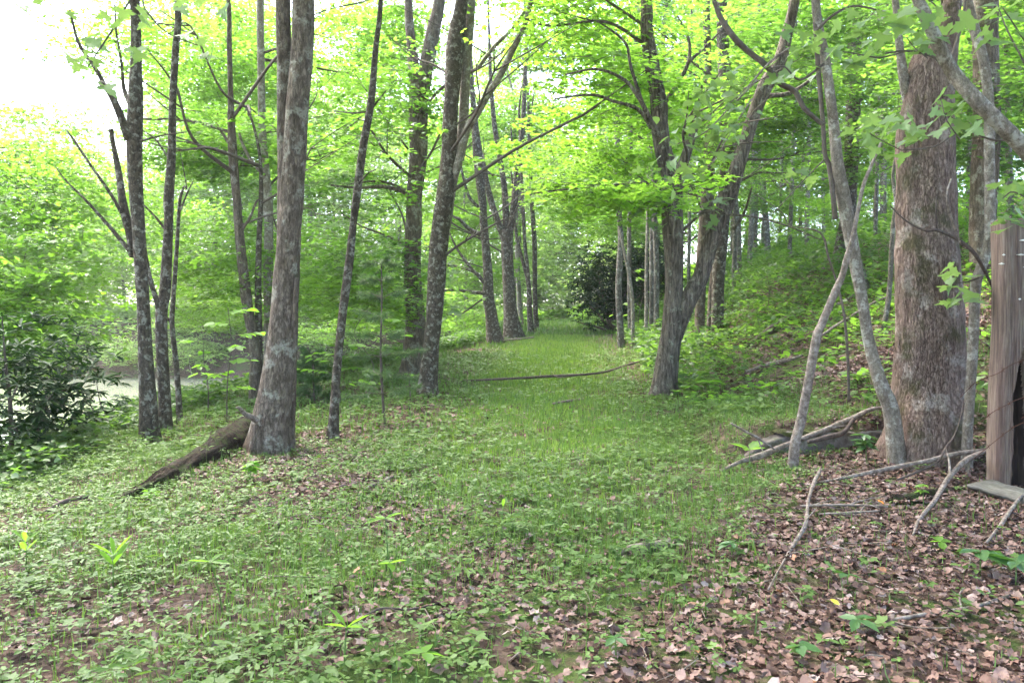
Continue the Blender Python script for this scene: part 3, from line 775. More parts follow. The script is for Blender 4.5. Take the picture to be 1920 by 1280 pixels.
# thin trunks on the hillside behind the fork, in order from the fork uphill
for k, (px, py, w, top, lean, d) in enumerate([(1404, 520, 10, 150, 14, 34), (1416, 470, 8, 210, 4, 40), (1386, 480, 11, 300, -10, 30), (1440, 470, 12, 230, -22, 38), (1430, 500, 7, 200, 6, 44), (1462, 455, 6, 180, 6, 46), (1500, 440, 7, 150, 10, 44), (1656, 380, 12, 40, 4, 36), (1640, 400, 7, 100, 2, 40)]):
    tree("hillside_tree", ["slim trunk on the hillside seen beside the leaning stem of the forked tree", "thin upright trunk against the bright gap on the hillside", "short dark trunk uphill right behind the fork", "slanting dark trunk at the bright gap on the hillside", "very thin pole in the bright gap on the hillside",
        "thin pole at the far edge of the bright gap", "thin pole on the ridge under the ringed trunk's branches", "grey trunk high on the slope beside the massive trunk's outline", "thin pole high on the slope beside the ringed trunk"][k], "tree", (px, py),
        [[(px, py + 10, w), (px + lean * 0.2, py - 60, w), (px + lean * 0.6, (py + top) / 2, w * 0.9), (px + lean, top, w * 0.75)]], d=d, mat=M_BARK_T, flare=0.1, extend=4, sides=8, group="thin trunks on the hillside")

for k, (px, py, w, top, lean, d, lab) in enumerate([
    (1512, 462, 9, 60, 8, 33, "slim trunk on the hillside between the fork and the S-curved tree"), (1545, 450, 7, 120, -6, 36, "thin pole on the hillside close to the S-curved tree"), (1480, 470, 8, 90, 12, 30, "slightly leaning trunk on the hillside below the bright gap"),
    (1640, 470, 8, 60, 10, 26, "thin trunk on the hillside just past the ringed trunk"), (1660, 440, 6, 20, -4, 30, "spindly pole on the hillside close to the massive trunk"), (1815, 470, 9, 30, 4, 22, "thin trunk on the hillside between the massive trunk and the speckled sapling"),
    (1895, 420, 12, 0, -8, 20, "dark trunk on the hillside above the reddish post"), (1290, 600, 7, 140, 5, 30, "thin pole seen through the forked tree's crotch"), (1375, 560, 9, 90, 8, 27, "slim trunk on the slope just uphill of the leaning stem")]):
    tree("hillside_tree", lab, "tree", (px, py), [[(px, py + 10, w), (px + lean * 0.2, py - 60, w), (px + lean * 0.6, (py + top) / 2, w * 0.9), (px + lean, top, w * 0.75)]], d=d, mat=M_BARK_T, flare=0.1, extend=4, sides=8, group="thin trunks on the hillside")

# ---------------------------------------------------------------- background trees: far shore, end of the path, hillside
PROTO_TR = []
for i in range(3):
    n = 10
    zz = np.linspace(-0.5, 15, n)
    pth = np.stack([0.25 * np.sin(zz * 0.35 + i * 2), 0.2 * np.cos(zz * 0.4 + i), zz], -1)
    V, F = tube(pth, np.interp(zz, [-0.5, 0.3, 15], [0.26, 0.17, 0.05]), 8, 0.06, 0, seed=i)
    PROTO_TR.append(mesh_from("trunk", V, F, [M_BARK_T], smooth=True))

def far_tree(x, y, h, kind, label, group, cat="tree", low=0.12, n=4, sc=1.0, spread=1.0):
    root = thing("woodland_tree", label, cat, (x, y, gz(x, y)), group)
    t = link("trunk", PROTO_TR[rng.integers(3)], root)
    s = h / 15.0
    t.scale = (max(s, 0.7) * rng.uniform(.8, 1.2), max(s, 0.7) * rng.uniform(.8, 1.2), s)
    t.rotation_euler = (rng.normal(0, .04), rng.normal(0, .04), rng.uniform(0, 6.28))
    for k in range(n):
        f = low + (1.0 - low) * (k + rng.uniform(0.2, 0.8)) / n
        r = spread * (1.6 if 0.15 < f < 0.85 else 0.6)
        p = (x + rng.normal(0, r * 0.6), y + rng.normal(0, r * 0.6), gz(x, y) + f * h)
        crown(root, kind, p, sc * h / 15.0 * rng.uniform(0.8, 1.2))
    return root

def scatter_px(n, x0, x1, d0, d1, seed, sep=1.0):
    g = np.random.default_rng(seed)
    return [((g.uniform(x0 + (x1 - x0) * i / n, x0 + (x1 - x0) * (i + 1) / n)), g.uniform(d0, d1)) for i in range(n)]

# far shore, left: low trees under open sky; higher towards the middle
for px, d in scatter_px(9, -180, 330, 54, 68, 1):
    far_tree((px - 960) / FPX * d, d, rng.uniform(10, 13), "pale", "pale rounded tree on the far shore of the pond", "trees on the far shore", low=0.22, n=4, sc=1.25)
for px, d in scatter_px(10, 320, 780, 52, 68, 2):
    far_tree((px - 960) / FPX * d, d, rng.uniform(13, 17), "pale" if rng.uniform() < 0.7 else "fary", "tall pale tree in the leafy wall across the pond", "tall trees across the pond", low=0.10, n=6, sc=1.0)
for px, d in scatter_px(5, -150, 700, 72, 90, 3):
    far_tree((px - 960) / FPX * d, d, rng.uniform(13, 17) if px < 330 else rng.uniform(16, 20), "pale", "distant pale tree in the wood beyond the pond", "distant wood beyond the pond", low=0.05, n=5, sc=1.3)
for px, d in scatter_px(15, -100, 640, 47.5, 51, 12):
    x_ = (px - 960) / FPX * d
    if 120 < px < 215:
        continue
    root = thing("shore_bush", "low leafy bush overhanging the water on the far shore", "bush", (x_, d, gz(x_, d)), "bushes along the far shore")
    for k in range(2):
        crown(root, "pale", (x_ + rng.normal(0, .8), d + rng.normal(0, .5), max(gz(x_, d), WATER_Z) + rng.uniform(.7, 1.9)), rng.uniform(.45, .6), .8)
    t = link("stem", PROTO_TR[rng.integers(3)], root); t.scale = (.3, .3, .14)
# end of the path
for px, d in scatter_px(9, 760, 1230, 48, 62, 4):
    if abs((px - 960) / FPX * d - path_mid(d)) < 2.4:
        d += 22
    far_tree((px - 960) / FPX * d, d, rng.uniform(12, 17), ["fary", "pale", "pale"][rng.integers(3)], "bright green tree closing the far end of the path", "trees at the far end of the path", low=0.08, n=5, sc=0.9)
for px, d in scatter_px(5, 760, 1300, 68, 90, 5):
    far_tree((px - 960) / FPX * d, d, rng.uniform(15, 20), "pale", "pale distant tree beyond the end of the path", "distant wood beyond the path", low=0.03, n=6, sc=1.3)
# hillside wood
for px, d in scatter_px(14, 1180, 2050, 32, 52, 6):
    if 1370 < px < 1500:
        d = 52
    far_tree((px - 960) / FPX * d, d, rng.uniform(12, 20), ["far", "far", "fary"][rng.integers(3)], "green woodland tree on the hillside", "woodland trees on the hillside", low=0.22 if px < 1520 else 0.12, n=5, sc=0.9)
for px, d in scatter_px(5, 1150, 2100, 58, 80, 8):
    far_tree((px - 960) / FPX * d, d, rng.uniform(18, 24), "far" if rng.uniform() < .5 else "pale", "woodland tree beyond the hill ridge", "woodland trees beyond the ridge", low=0.25, n=5, sc=1.2)

# bare limbs threading the foliage
for root, x, y in list(TREES):
    if y < 12.5 or root.name.startswith("slender") or len(root.children) < 1:
        continue
    for k in range(5 if y < 30 else 3):
        h0 = rng.uniform(2.2, 7.0)
        az = rng.uniform(0, 6.28); L_ = rng.uniform(1.6, 3.6); el = rng.uniform(0.05, 0.7)
        tr = next((c for c in root.children if c.name.startswith("trunk")), None)
        if tr is None:
            continue
        co = np.array([v.co[:] for v in tr.data.vertices])
        near_ = co[np.abs(co[:, 2] - h0) < 0.35]
        if len(near_) < 4:
            continue
        p0 = near_.mean(0)
        dv = np.array((math.cos(az) * math.cos(el), math.sin(az) * math.cos(el), math.sin(el)))
        m1 = p0 + dv * L_ * 0.4 + rng.normal(0, .12, 3); m2 = p0 + dv * L_ * 0.75 + rng.normal(0, .15, 3) + (0, 0, .1); e = p0 + dv * L_ + rng.normal(0, .2, 3) + (0, 0, .05)
        r0 = rng.uniform(.022, .042)
        S = spline(np.column_stack([np.array([p0, m1, m2, e]), (r0, r0 * .75, r0 * .5, r0 * .2)]), 5)
        V, F = tube(S[:, :3], S[:, 3], 6, .05, seed=k)
        parts = [(V, F, 0)]
        for b in range(3):
            c0 = S[int(rng.uniform(.3, .9) * (len(S) - 1)), :3]
            dv2 = dv + rng.normal(0, .55, 3) * (1, 1, .5)
            S3 = spline(np.column_stack([np.array([c0, c0 + dv2 * L_ * .2 + rng.normal(0, .04, 3), c0 + dv2 * L_ * .42]), (r0 * .45, r0 * .3, r0 * .12)]), 4)
            V3, F3 = tube(S3[:, :3], S3[:, 3], 5, .03)
            parts.append((V3, F3, 0))
        V, P, M = merge(parts)
        link("limb", mesh_from("limb", V, P, [M_TWIG], M, smooth=True), root)
# ---------------------------------------------------------------- leafy crowns of the traced trees
TX = np.array([(x, y) for _, x, y in TREES])
def give_foliage(n, x0, y0, x1, y1, d0, d1, kinds, sc=1.0, flat=1.0, seed=0):
    """n leaf masses seen inside that window of the photo, at depths d0..d1, each handed to the nearest tree."""
    g = np.random.default_rng(seed)
    for i in range(n):
        px, py, d = g.uniform(x0, x1), g.uniform(y0, y1), g.uniform(d0, d1)
        p = at(px, py, d)
        if p[2] < gz(p[0], p[1]) + 0.5:
            continue
        j = int(np.argmin((TX[:, 0] - p[0]) ** 2 + (TX[:, 1] - p[1]) ** 2))
        crown(TREES[j][0], kinds[g.integers(len(kinds))], p, sc, flat)

# over the pond bank
give_foliage(12, -60, 300, 190, 600, 14, 22, ["midy", "mid"], 1.0, 0.9, 11)
give_foliage(3, -40, 560, 120, 660, 13, 17, ["midy"], 0.8, 0.8, 12)
give_foliage(3, 150, 420, 430, 560, 18, 26, ["midy"], 0.9, 0.8, 13)
give_foliage(6, 60, 0, 330, 120, 13, 18, ["sparse"], 0.8, 0.7, 14)
give_foliage(9, 330, 0, 520, 330, 14, 22, ["mid", "midy", "sparse"], 0.9, 0.8, 15)
give_foliage(5, 330, 380, 520, 600, 15, 24, ["midy"], 0.8, 0.8, 16)
give_foliage(12, 570, 0, 780, 420, 16, 26, ["mid", "sparse", "mid"], 1.0, 0.8, 17)
give_foliage(9, 560, 380, 780, 620, 17, 28, ["midy", "mid"], 0.95, 0.75, 18)
give_foliage(10, 800, 0, 1060, 330, 32, 44, ["mid", "midy"], 1.1, 0.8, 19)
give_foliage(8, 790, 300, 960, 560, 33, 44, ["midy"], 1.0, 0.7, 20)
# over the path
give_foliage(12, 1040, 0, 1230, 310, 14, 20, ["spray", "midy", "spray"], 1.0, 0.9, 21)
give_foliage(5, 1020, 330, 1220, 390, 13, 18, ["spray"], 0.9, 0.9, 22)
give_foliage(6, 1030, 360, 1240, 440, 30, 40, ["midy", "mid"], 1.0, 0.7, 23)
# uphill side
give_foliage(12, 1250, 0, 1540, 260, 18, 28, ["mid", "midd", "mid"], 1.1, 0.8, 24)
give_foliage(7, 1240, 260, 1400, 460, 22, 32, ["mid", "sparse"], 0.9, 0.8, 25)
give_foliage(6, 1460, 280, 1700, 430, 22, 34, ["mid", "sparse"], 0.9, 0.7, 26)
give_foliage(12, 1560, 0, 1920, 300, 14, 24, ["midd", "mid"], 1.1, 0.8, 27)
give_foliage(6, 1780, 200, 1950, 560, 12, 20, ["midd", "mid"], 0.9, 0.8, 28)
# canopy above the picture; near trees get extra unseen crowns to shade the foreground
for root, x, y in TREES:
    if y < 13.5:
        for k in range(2):
            yy = y + rng.uniform(-2.5, 1.5)
            crown(root, "high", (x + rng.normal(0, 1.6), yy, max(rng.uniform(8.5, 13), 1.6 + .43 * yy + 2.6)), 1.0)
    elif rng.uniform() < 0.25:
        crown(root, "high", (x + rng.normal(0, 1.2), y + rng.normal(0, 1.2) + 1, gz(x, y) + rng.uniform(11.5, 16)), 1.0)
# unseen trees round the camera, added to shade the foreground
for (x, y, h, lab) in [(-3.8, -3.5, 14, "unseen woodland tree added for shade behind the viewer on the pond side"), (4.2, -4.0, 15, "unseen woodland tree added for shade behind the viewer on the uphill side"), (8.2, 2.5, 14, "unseen woodland tree added for shade beyond the reddish post"), (-8.5, 3.0, 13, "unseen woodland tree added for shade beyond the evergreen bush on the pond bank"), (0.5, -9.0, 16, "unseen woodland tree added for shade far behind the viewer")]:
    root = thing("woodland_tree", lab, "tree", (x, y, gz(x, y)))
    t = link("trunk", PROTO_TR[rng.integers(3)], root)
    t.scale = (1.3, 1.3, h / 15)
    for k in range(8):
        a_ = rng.uniform(0, 6.28); r_ = rng.uniform(0.5, 4.2)
        cx, cyy = x + r_ * math.cos(a_), y + r_ * math.sin(a_)
        crown(root, "high", (cx, cyy, max(rng.uniform(0.5, 0.95) * h, 1.6 + .43 * max(cyy, 0) + 3.0)), 1.0)
# low leafy boughs veiling the pond
give_foliage(6, -40, 540, 120, 680, 14, 22, ["midy"], 0.75, 0.7, 31)
give_foliage(4, 340, 500, 480, 640, 16, 24, ["midy"], 0.7, 0.7, 32)
give_foliage(6, 580, 540, 780, 650, 20, 30, ["midy", "mid"], 0.8, 0.7, 33)
give_foliage(4, 800, 520, 900, 610, 33, 40, ["midy"], 0.9, 0.7, 34)
give_foliage(7, 1380, 330, 1700, 440, 26, 38, ["mid", "midd"], 0.8, 0.6, 35)
# fuller middle storey over the pond, paler ridge
give_foliage(9, 300, 20, 530, 320, 20, 34, ["mid", "sparse", "midy"], 1.1, 0.8, 36)
give_foliage(10, 560, 0, 780, 360, 24, 36, ["mid", "midy", "sparse"], 1.15, 0.8, 37)
give_foliage(5, -60, 240, 110, 420, 16, 22, ["mid", "midy"], 1.0, 0.9, 38)
give_foliage(4, 120, 330, 330, 460, 22, 30, ["sparse", "midy"], 0.9, 0.8, 39)
for px, py, d in [(1450, 400, 48), (1500, 380, 50), (1560, 360, 47), (1620, 345, 50), (1680, 330, 46), (1820, 300, 44), (1890, 320, 42), (1530, 300, 52), (1640, 270, 52), (1340, 420, 48), (1300, 380, 52), (1860, 220, 46), (1475, 300, 55)]:
    p = at(px, py, d)
    j = int(np.argmin((TX[:, 0] - p[0]) ** 2 + (TX[:, 1] - p[1]) ** 2))
    crown(TREES[j][0], ["far", "fary"][rng.integers(2)], p, 0.75, 0.8)
give_foliage(8, 840, 0, 1060, 280, 34, 46, ["mid", "midd"], 1.2, 0.85, 41)
give_foliage(3, 560, 60, 780, 300, 26, 36, ["mid", "midy"], 1.0, 0.8, 42)
give_foliage(3, 330, 40, 520, 240, 24, 34, ["mid"], 1.0, 0.8, 43)
for px, py, d in [(1400, 440, 46), (1432, 432, 48), (1470, 428, 45), (1510, 418, 46), (1560, 402, 44), (1602, 392, 45), (1650, 378, 43), (1370, 455, 46), (1660, 330, 46)]:
    p = at(px, py, d)
    j = int(np.argmin((TX[:, 0] - p[0]) ** 2 + (TX[:, 1] - p[1]) ** 2))
    crown(TREES[j][0], ["far", "fary"][rng.integers(2)], p, 0.55, 0.7)
# ---------------------------------------------------------------- what covers the ground
def patch(x, y, s, seed):
    g = np.random.default_rng(seed)
    v = np.zeros_like(x)
    for k in range(7):
        a = g.uniform(0, 6.28); f = s * g.uniform(0.6, 2.2)
        v += np.sin(f * (x * math.cos(a) + y * math.sin(a)) + g.uniform(0, 6.28)) / (1 + 0.3 * k)
    return 0.5 + 0.5 * np.tanh(v * 0.9)

def litter(x, y):
    """How bare and leaf-strewn the ground is, 0..1."""
    line = x - (0.25 + 0.60 * (y - 3.4))
    right = sstep(-0.7, 0.5, line) * sstep(10.5, 8.6, y) * sstep(8.0, 7.2, np.abs(x))
    slope = 1.0 * sstep(0.0, 1.0, x - toe(y)) * sstep(32, 16, y) * sstep(9.5, 11, y) * (0.35 + 0.65 * patch(x, y, 0.9, 3))
    spots = 0.25 * sstep(0.6, 0.95, patch(x, y, 1.5, 5)) * sstep(16, 9, y)
    for (sx, sy, sr) in ((-0.55, 4.35, .55), (-0.25, 4.7, .4), (-1.0, 6.4, .6), (0.35, 4.1, .35), (-1.7, 7.6, .6), (-0.1, 5.3, .4)):
        spots = np.maximum(spots, 0.85 * np.exp(-(((x - sx) / 1.4) ** 2 + (y - sy) ** 2) / sr ** 2))
    foot = 0.9 * np.exp(-((x + 2.6) ** 2 / 1.6 + (y - 9.2) ** 2 / 2.2)) + 0.7 * np.exp(-((x + 1.2) ** 2 / 1.2 + (y - 12.5) ** 2 / 3.0))
    return np.clip(np.maximum.reduce([right, slope, spots, foot]), 0, 1)

def lane(x, y):
    """1 in the middle of the mown-looking lane of the path."""
    return np.exp(-((x - path_mid(y)) / 1.35) ** 4) * sstep(4.5, 9, y)

def scatter(n, y0, y1, g, pad=0.6, k=0.70):
    y = np.sqrt(g.uniform(y0 * y0, y1 * y1, n))
    x = g.uniform(-1, 1, n) * (k * y + pad)
    return x, y

def plants(x, y, g, leaf, height, nl, tpl, mat, name, lift=0.0, spread=0.5, tilt=0.3, stems=True):
    """Small upright plants, each a ring of leaves on a stalk. One object of kind stuff."""
    n = len(x)
    z = ground_z(x, y) + lift
    h = height * g.uniform(0.5, 1.5, n)
    top = np.stack([x + g.normal(0, .2, n) * h, y + g.normal(0, .2, n) * h, z + h], -1)
    k = np.repeat(np.arange(n), nl)
    az = np.tile(np.arange(nl) * 6.283 / nl, n) + np.repeat(g.uniform(0, 6.28, n), nl) + g.normal(0, .3, n * nl)
    dr = np.stack([np.cos(az), np.sin(az), g.normal(0.02, .22, n * nl)], -1)
    nor = np.stack([g.normal(0, tilt, n * nl), g.normal(0, tilt, n * nl), np.ones(n * nl)], -1)
    sz = leaf * np.repeat(g.uniform(0.6, 1.4, n), nl) * g.uniform(0.75, 1.2, n * nl)
    pos = top[k] + dr * (sz * spread)[:, None] * 0.4 + np.stack([np.zeros(n * nl), np.zeros(n * nl), g.uniform(-0.3, 0.05, n * nl) * h[k]], -1)
    V, F = leaves(pos, dr, nor, sz, tpl)
    parts = [(V, F, 0)]
    if stems:
        r = 0.0022 * leaf / 0.05
        bt = np.stack([x, y, z - 0.03], -1)
        V2 = np.stack([bt + (r, 0, 0), bt - (r, 0, 0), bt + (0, r * 1.6, 0), top], 1).reshape(-1, 3)
        o = (np.arange(n) * 4)[:, None, None]
        F2 = (o + np.array([(0, 1, 3), (1, 2, 3), (2, 0, 3)])[None]).reshape(-1, 3)
        parts.append((V2, [F2], 0))
    V, P, M = merge(parts)
    return link(name, mesh_from(name, V, P, [mat], M), kind="stuff")

def blades(x, y, g, height, mat, name, width=1.0, lean=0.45):
    n = len(x)
    z = ground_z(x, y) - 0.015
    az = g.uniform(0, 6.28, n)
    ln = np.abs(g.normal(0, lean, n))
    d = np.stack([np.cos(az) * ln, np.sin(az) * ln, np.ones(n)], -1)
    nor = np.stack([np.cos(az), np.sin(az), -ln * 0 + 0.25], -1)
    h = height * g.uniform(0.45, 1.4, n)
    tv, tf = BLADE
    tv = tv * np.array((1, width, 1))
    V, F = leaves(np.stack([x, y, z], -1), d, nor, h, (tv, tf))
    return link(name, mesh_from(name, V, F, [mat]), kind="stuff")

M_LANE = leaf_mat("short_lane_grass", (0.085, 0.15, 0.035), (0.125, 0.205, 0.045), (0.175, 0.255, 0.065), (1.6, 1.7, 0.8), 0.4, rough=0.5, spec=.2)
g1 = np.random.default_rng(41)
def keep(x, y, prob, g):
    m = g.uniform(size=len(x)) < prob
    return x[m], y[m]

# creeping leafy cover on and beside the path
x, y = scatter(34000, 2.9, 10.5, g1)
x, y = keep(x, y, (1 - .5 * lane(x, y)) * (0.10 + 0.9 * (1 - litter(x, y))) * (0.12 + 0.28 * sstep(0.3, -0.6, x) + 0.6 * patch(x, y, 2.4, 9)), g1)
plants(x, y, g1, 0.034, 0.045, 4, OVAL, M_COVER, "ground_cover")
x, y = scatter(5200, 2.9, 11, g1)
x, y = keep(x, y, (0.10 + 0.9 * (1 - litter(x, y))) * patch(x, y, 1.1, 19), g1)
plants(x, y, g1, 0.048, 0.08, 5, LOBED, M_COVER, "broad_ground_cover")
x, y = scatter(26000, 10, 24, g1)
ok = (x > crest(y) - 2.5) & (x < toe(y) + 5)
x, y = x[ok], y[ok]
x, y = keep(x, y, (1 - .75 * lane(x, y)) * (0.12 + 0.88 * (1 - litter(x, y))) * (0.4 + 0.6 * patch(x, y, 1.2, 29)), g1)
plants(x, y, g1, 0.075, 0.08, 4, DIAMOND, M_COVER, "mid_ground_cover", stems=False)
# taller weeds in clumps
x, y = scatter(5200, 2.9, 12, g1)
x, y = keep(x, y, (1 - litter(x, y)) * sstep(.5, .95, patch(x, y, 1.7, 61)) * (0.25 + 0.75 * sstep(0.5, -1.2, x)), g1)
plants(x, y, g1, 0.055, 0.17, 6, STRAP, M_COVER, "weeds", tilt=.5, spread=.8)
# grass
x, y = scatter(150000, 2.9, 12, g1)
x, y = keep(x, y, (1 - 0.93 * litter(x, y)) * (0.15 + 0.85 * sstep(0.25, 0.8, patch(x, y, 2.0, 13))), g1)
blades(x, y, g1, 0.085, M_GRASS, "grass", 1.1, 0.6)
x, y = scatter(90000, 11, 32, g1)
ok = (x > crest(y) - 2.0) & (x < path_mid(y) + 3.2)
x, y = keep(x[ok], y[ok], (1 - 0.8 * litter(x[ok], y[ok])) * (0.35 + 0.65 * patch(x[ok], y[ok], 1.4, 23)), g1)
blades(x, y, g1, 0.13, M_GRASS, "path_grass", 2.0, 0.6)
y = np.sqrt(g1.uniform(5 ** 2, 30 ** 2, 70000)); x = path_mid(y) + g1.uniform(-1.8, 1.8, len(y))
x, y = keep(x, y, lane(x, y) * sstep(34, 12, y) + .3 * lane(x, y), g1)
blades(x, y, g1, 0.085, M_LANE, "lane_grass", 1.8, 0.7)
y = np.sqrt(g1.uniform(30 ** 2, 66 ** 2, 22000)); x = path_mid(y) + g1.uniform(-5, 5, len(y))
ok = x > crest(y) - 3
blades(x[ok], y[ok], g1, 0.17, M_GRASS, "far_grass", 4.0, 0.9)
# bushy growth on the hillside and along the pond bank
y = np.sqrt(g1.uniform(13 ** 2, 48 ** 2, 26000)); x = toe(y) - 0.6 + np.abs(g1.normal(0, 9, len(y)))
ok = (x < 0.72 * y + 1)
x, y = x[ok], y[ok]
x, y = keep(x, y, (0.12 + 0.88 * (1 - litter(x, y))) * sstep(11, 22, y + 0.5 * x) * (0.45 + 0.55 * patch(x, y, 0.7, 37)), g1)
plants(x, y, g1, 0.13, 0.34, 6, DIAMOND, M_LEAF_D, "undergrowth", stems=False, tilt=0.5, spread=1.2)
y = np.sqrt(g1.uniform(14 ** 2, 46 ** 2, 2200)); x = toe(y) + np.abs(g1.normal(0, 8, len(y)))
ok = x < 0.72 * y + 1
x, y = keep(x[ok], y[ok], sstep(.3, .9, patch(x[ok], y[ok], .8, 71)), g1)
plants(x, y, g1, 0.13, 0.75, 10, LOBED, M_LEAF_D, "hillside_brush", tilt=.5, spread=2.0)
x, y = scatter(5200, 9.3, 20, g1)
ok = (x > toe(y) - 0.8) & (x < toe(y) + 9)
x, y = keep(x[ok], y[ok], 0.15 + 0.6 * patch(x[ok], y[ok], 1.0, 43), g1)
plants(x, y, g1, 0.11, 0.17, 5, LOBED, M_LEAF, "slope_seedlings", tilt=0.3, spread=1.0)
y = np.sqrt(g1.uniform(8 ** 2, 40 ** 2, 15000)); x = crest(y) + 0.5 - np.abs(g1.normal(0, 2.2, len(y)))
ok = x > -0.72 * y - 1
x, y = keep(x[ok], y[ok], 0.35 + 0.65 * patch(x[ok], y[ok], 0.8, 47), g1)
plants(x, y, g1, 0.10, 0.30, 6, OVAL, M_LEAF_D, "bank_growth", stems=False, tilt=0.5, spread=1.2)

# low growth closing the far end of the path and the far shore
y = np.sqrt(g1.uniform(42 ** 2, 95 ** 2, 9000)); x = path_mid(y) + g1.normal(0, 9, len(y))
ok = (np.abs(x - path_mid(y)) > 1.3) & (x > crest(y) - 1) | (y > 66)
plants(x[ok], y[ok], g1, 0.30, 0.6, 5, DIAMOND, M_LEAF_Y, "far_undergrowth", stems=False, tilt=0.5, spread=1.2)
y = np.sqrt(g1.uniform(46 ** 2, 80 ** 2, 11000)); x = g1.uniform(-60, -6, len(y))
ok = ground_z(x, y) > WATER_Z + .2
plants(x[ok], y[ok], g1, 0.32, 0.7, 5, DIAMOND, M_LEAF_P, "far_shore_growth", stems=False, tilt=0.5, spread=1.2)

# leaf litter: the 300 nearest leaves are pieces of the ground, the rest one mass
x, y = scatter(74000, 2.9, 12, g1)
x, y = keep(x, y, 0.05 + 0.95 * litter(x, y), g1)
o = np.argsort(y)
x, y = x[o], y[o]
vis = np.abs(x) < 0.64 * y
near = np.where(vis & (litter(x, y) > 0.4) & (y > 3.2))[0][:300]
far_m = np.ones(len(x), bool); far_m[near] = False
def dead_frames(x, y, g):
    n = len(x)
    az = g.uniform(0, 6.28, n)
    d = np.stack([np.cos(az), np.sin(az), g.normal(0, .22, n)], -1)
    nor = np.stack([g.normal(0, .4, n), g.normal(0, .4, n), np.ones(n)], -1)
    flip = g.uniform(size=n) < 0.4
    nor[flip] *= -1
    return d, nor
xf, yf = x[far_m], y[far_m]
d_, n_ = dead_frames(xf, yf, g1)
parts = []
zf = ground_z(xf, yf) + g1.uniform(0.0, .03, len(xf))
szf = g1.uniform(0.026, 0.066, len(xf))
for k in range(9):
    tv = CURLED[0] * np.array((1, g1.uniform(.55, 1.2), g1.uniform(.4, 1.8))) + g1.normal(0, .05, (13, 3))
    if k % 3 == 0:      # plain oval ones among the lobed
        tv[[2, 4, 8, 10], 1] *= 1.7
    mk = np.arange(len(xf)) % 9 == k
    V, F = leaves(np.stack([xf[mk], yf[mk], zf[mk]], -1), d_[mk], n_[mk], szf[mk], (tv, CURLED[1]))
    parts.append((V, F, 0))
V, F, M = merge(parts)
link("leaf_litter", mesh_from("leaf_litter", V, F, [M_DEAD]), kind="stuff")
# small broken twigs lying everywhere
xt, yt = scatter(2600, 3.0, 22, g1)
ok = (xt > crest(yt)) & (xt < toe(yt) + 6)
xt, yt = keep(xt[ok], yt[ok], 0.15 + 0.85 * litter(xt[ok], yt[ok]), g1)
parts = []
for i in range(len(xt)):
    az = g1.uniform(0, 6.28); L_ = g1.uniform(.08, .45)
    p0 = np.array((xt[i], yt[i], 0)); dv = np.array((math.cos(az), math.sin(az), 0))
    pts = np.array([p0, p0 + dv * L_ * .5 + g1.normal(0, .02, 3), p0 + dv * L_])
    pts[:, 2] = ground_z(pts[:, 0], pts[:, 1]) + g1.uniform(.015, .05, 3)
    r = g1.uniform(.002, .005)
    V, F = tube(pts, [r, r * .8, r * .4], 4, 0, caps=False)
    parts.append((V, F, 0))
V, F, M = merge(parts)
link("twig_litter", mesh_from("twig_litter", V, F, [M_STICK]), kind="stuff")
x2, y2 = scatter(16000, 11, 26, g1)
ok = (x2 > crest(y2) - 3) & (x2 < 0.7 * y2)
x2, y2 = keep(x2[ok], y2[ok], litter(x2[ok], y2[ok]), g1)
d_, n_ = dead_frames(x2, y2, g1)
V, F = leaves(np.stack([x2, y2, ground_z(x2, y2) + 0.015], -1), d_, n_, g1.uniform(0.08, 0.14, len(x2)), CURLED)
link("slope_leaf_litter", mesh_from("slope_leaf_litter", V, F, [M_DEAD]), kind="stuff")
DEADS = []
for k in range(6):
    tv = CURLED[0] * np.array((1, g1.uniform(.6, 1.2), g1.uniform(.5, 1.8))) + g1.normal(0, .05, (13, 3))
    if k % 2:
        tv[[2, 4, 8, 10], 1] *= 1.7
    DEADS.append(mesh_from("dead_leaf", tv, [CURLED[1]], [M_DEAD]))
for i in near:
    o = link("dead_leaf", DEADS[g1.integers(6)], ground)
    o.location = (x[i], y[i], gz(x[i], y[i]) + g1.uniform(0.005, 0.04))
    s = g1.uniform(0.036, 0.072)
    o.scale = (s, s, s)
    o.rotation_euler = (g1.normal(0, .35), g1.normal(0, .35), g1.uniform(0, 6.28))
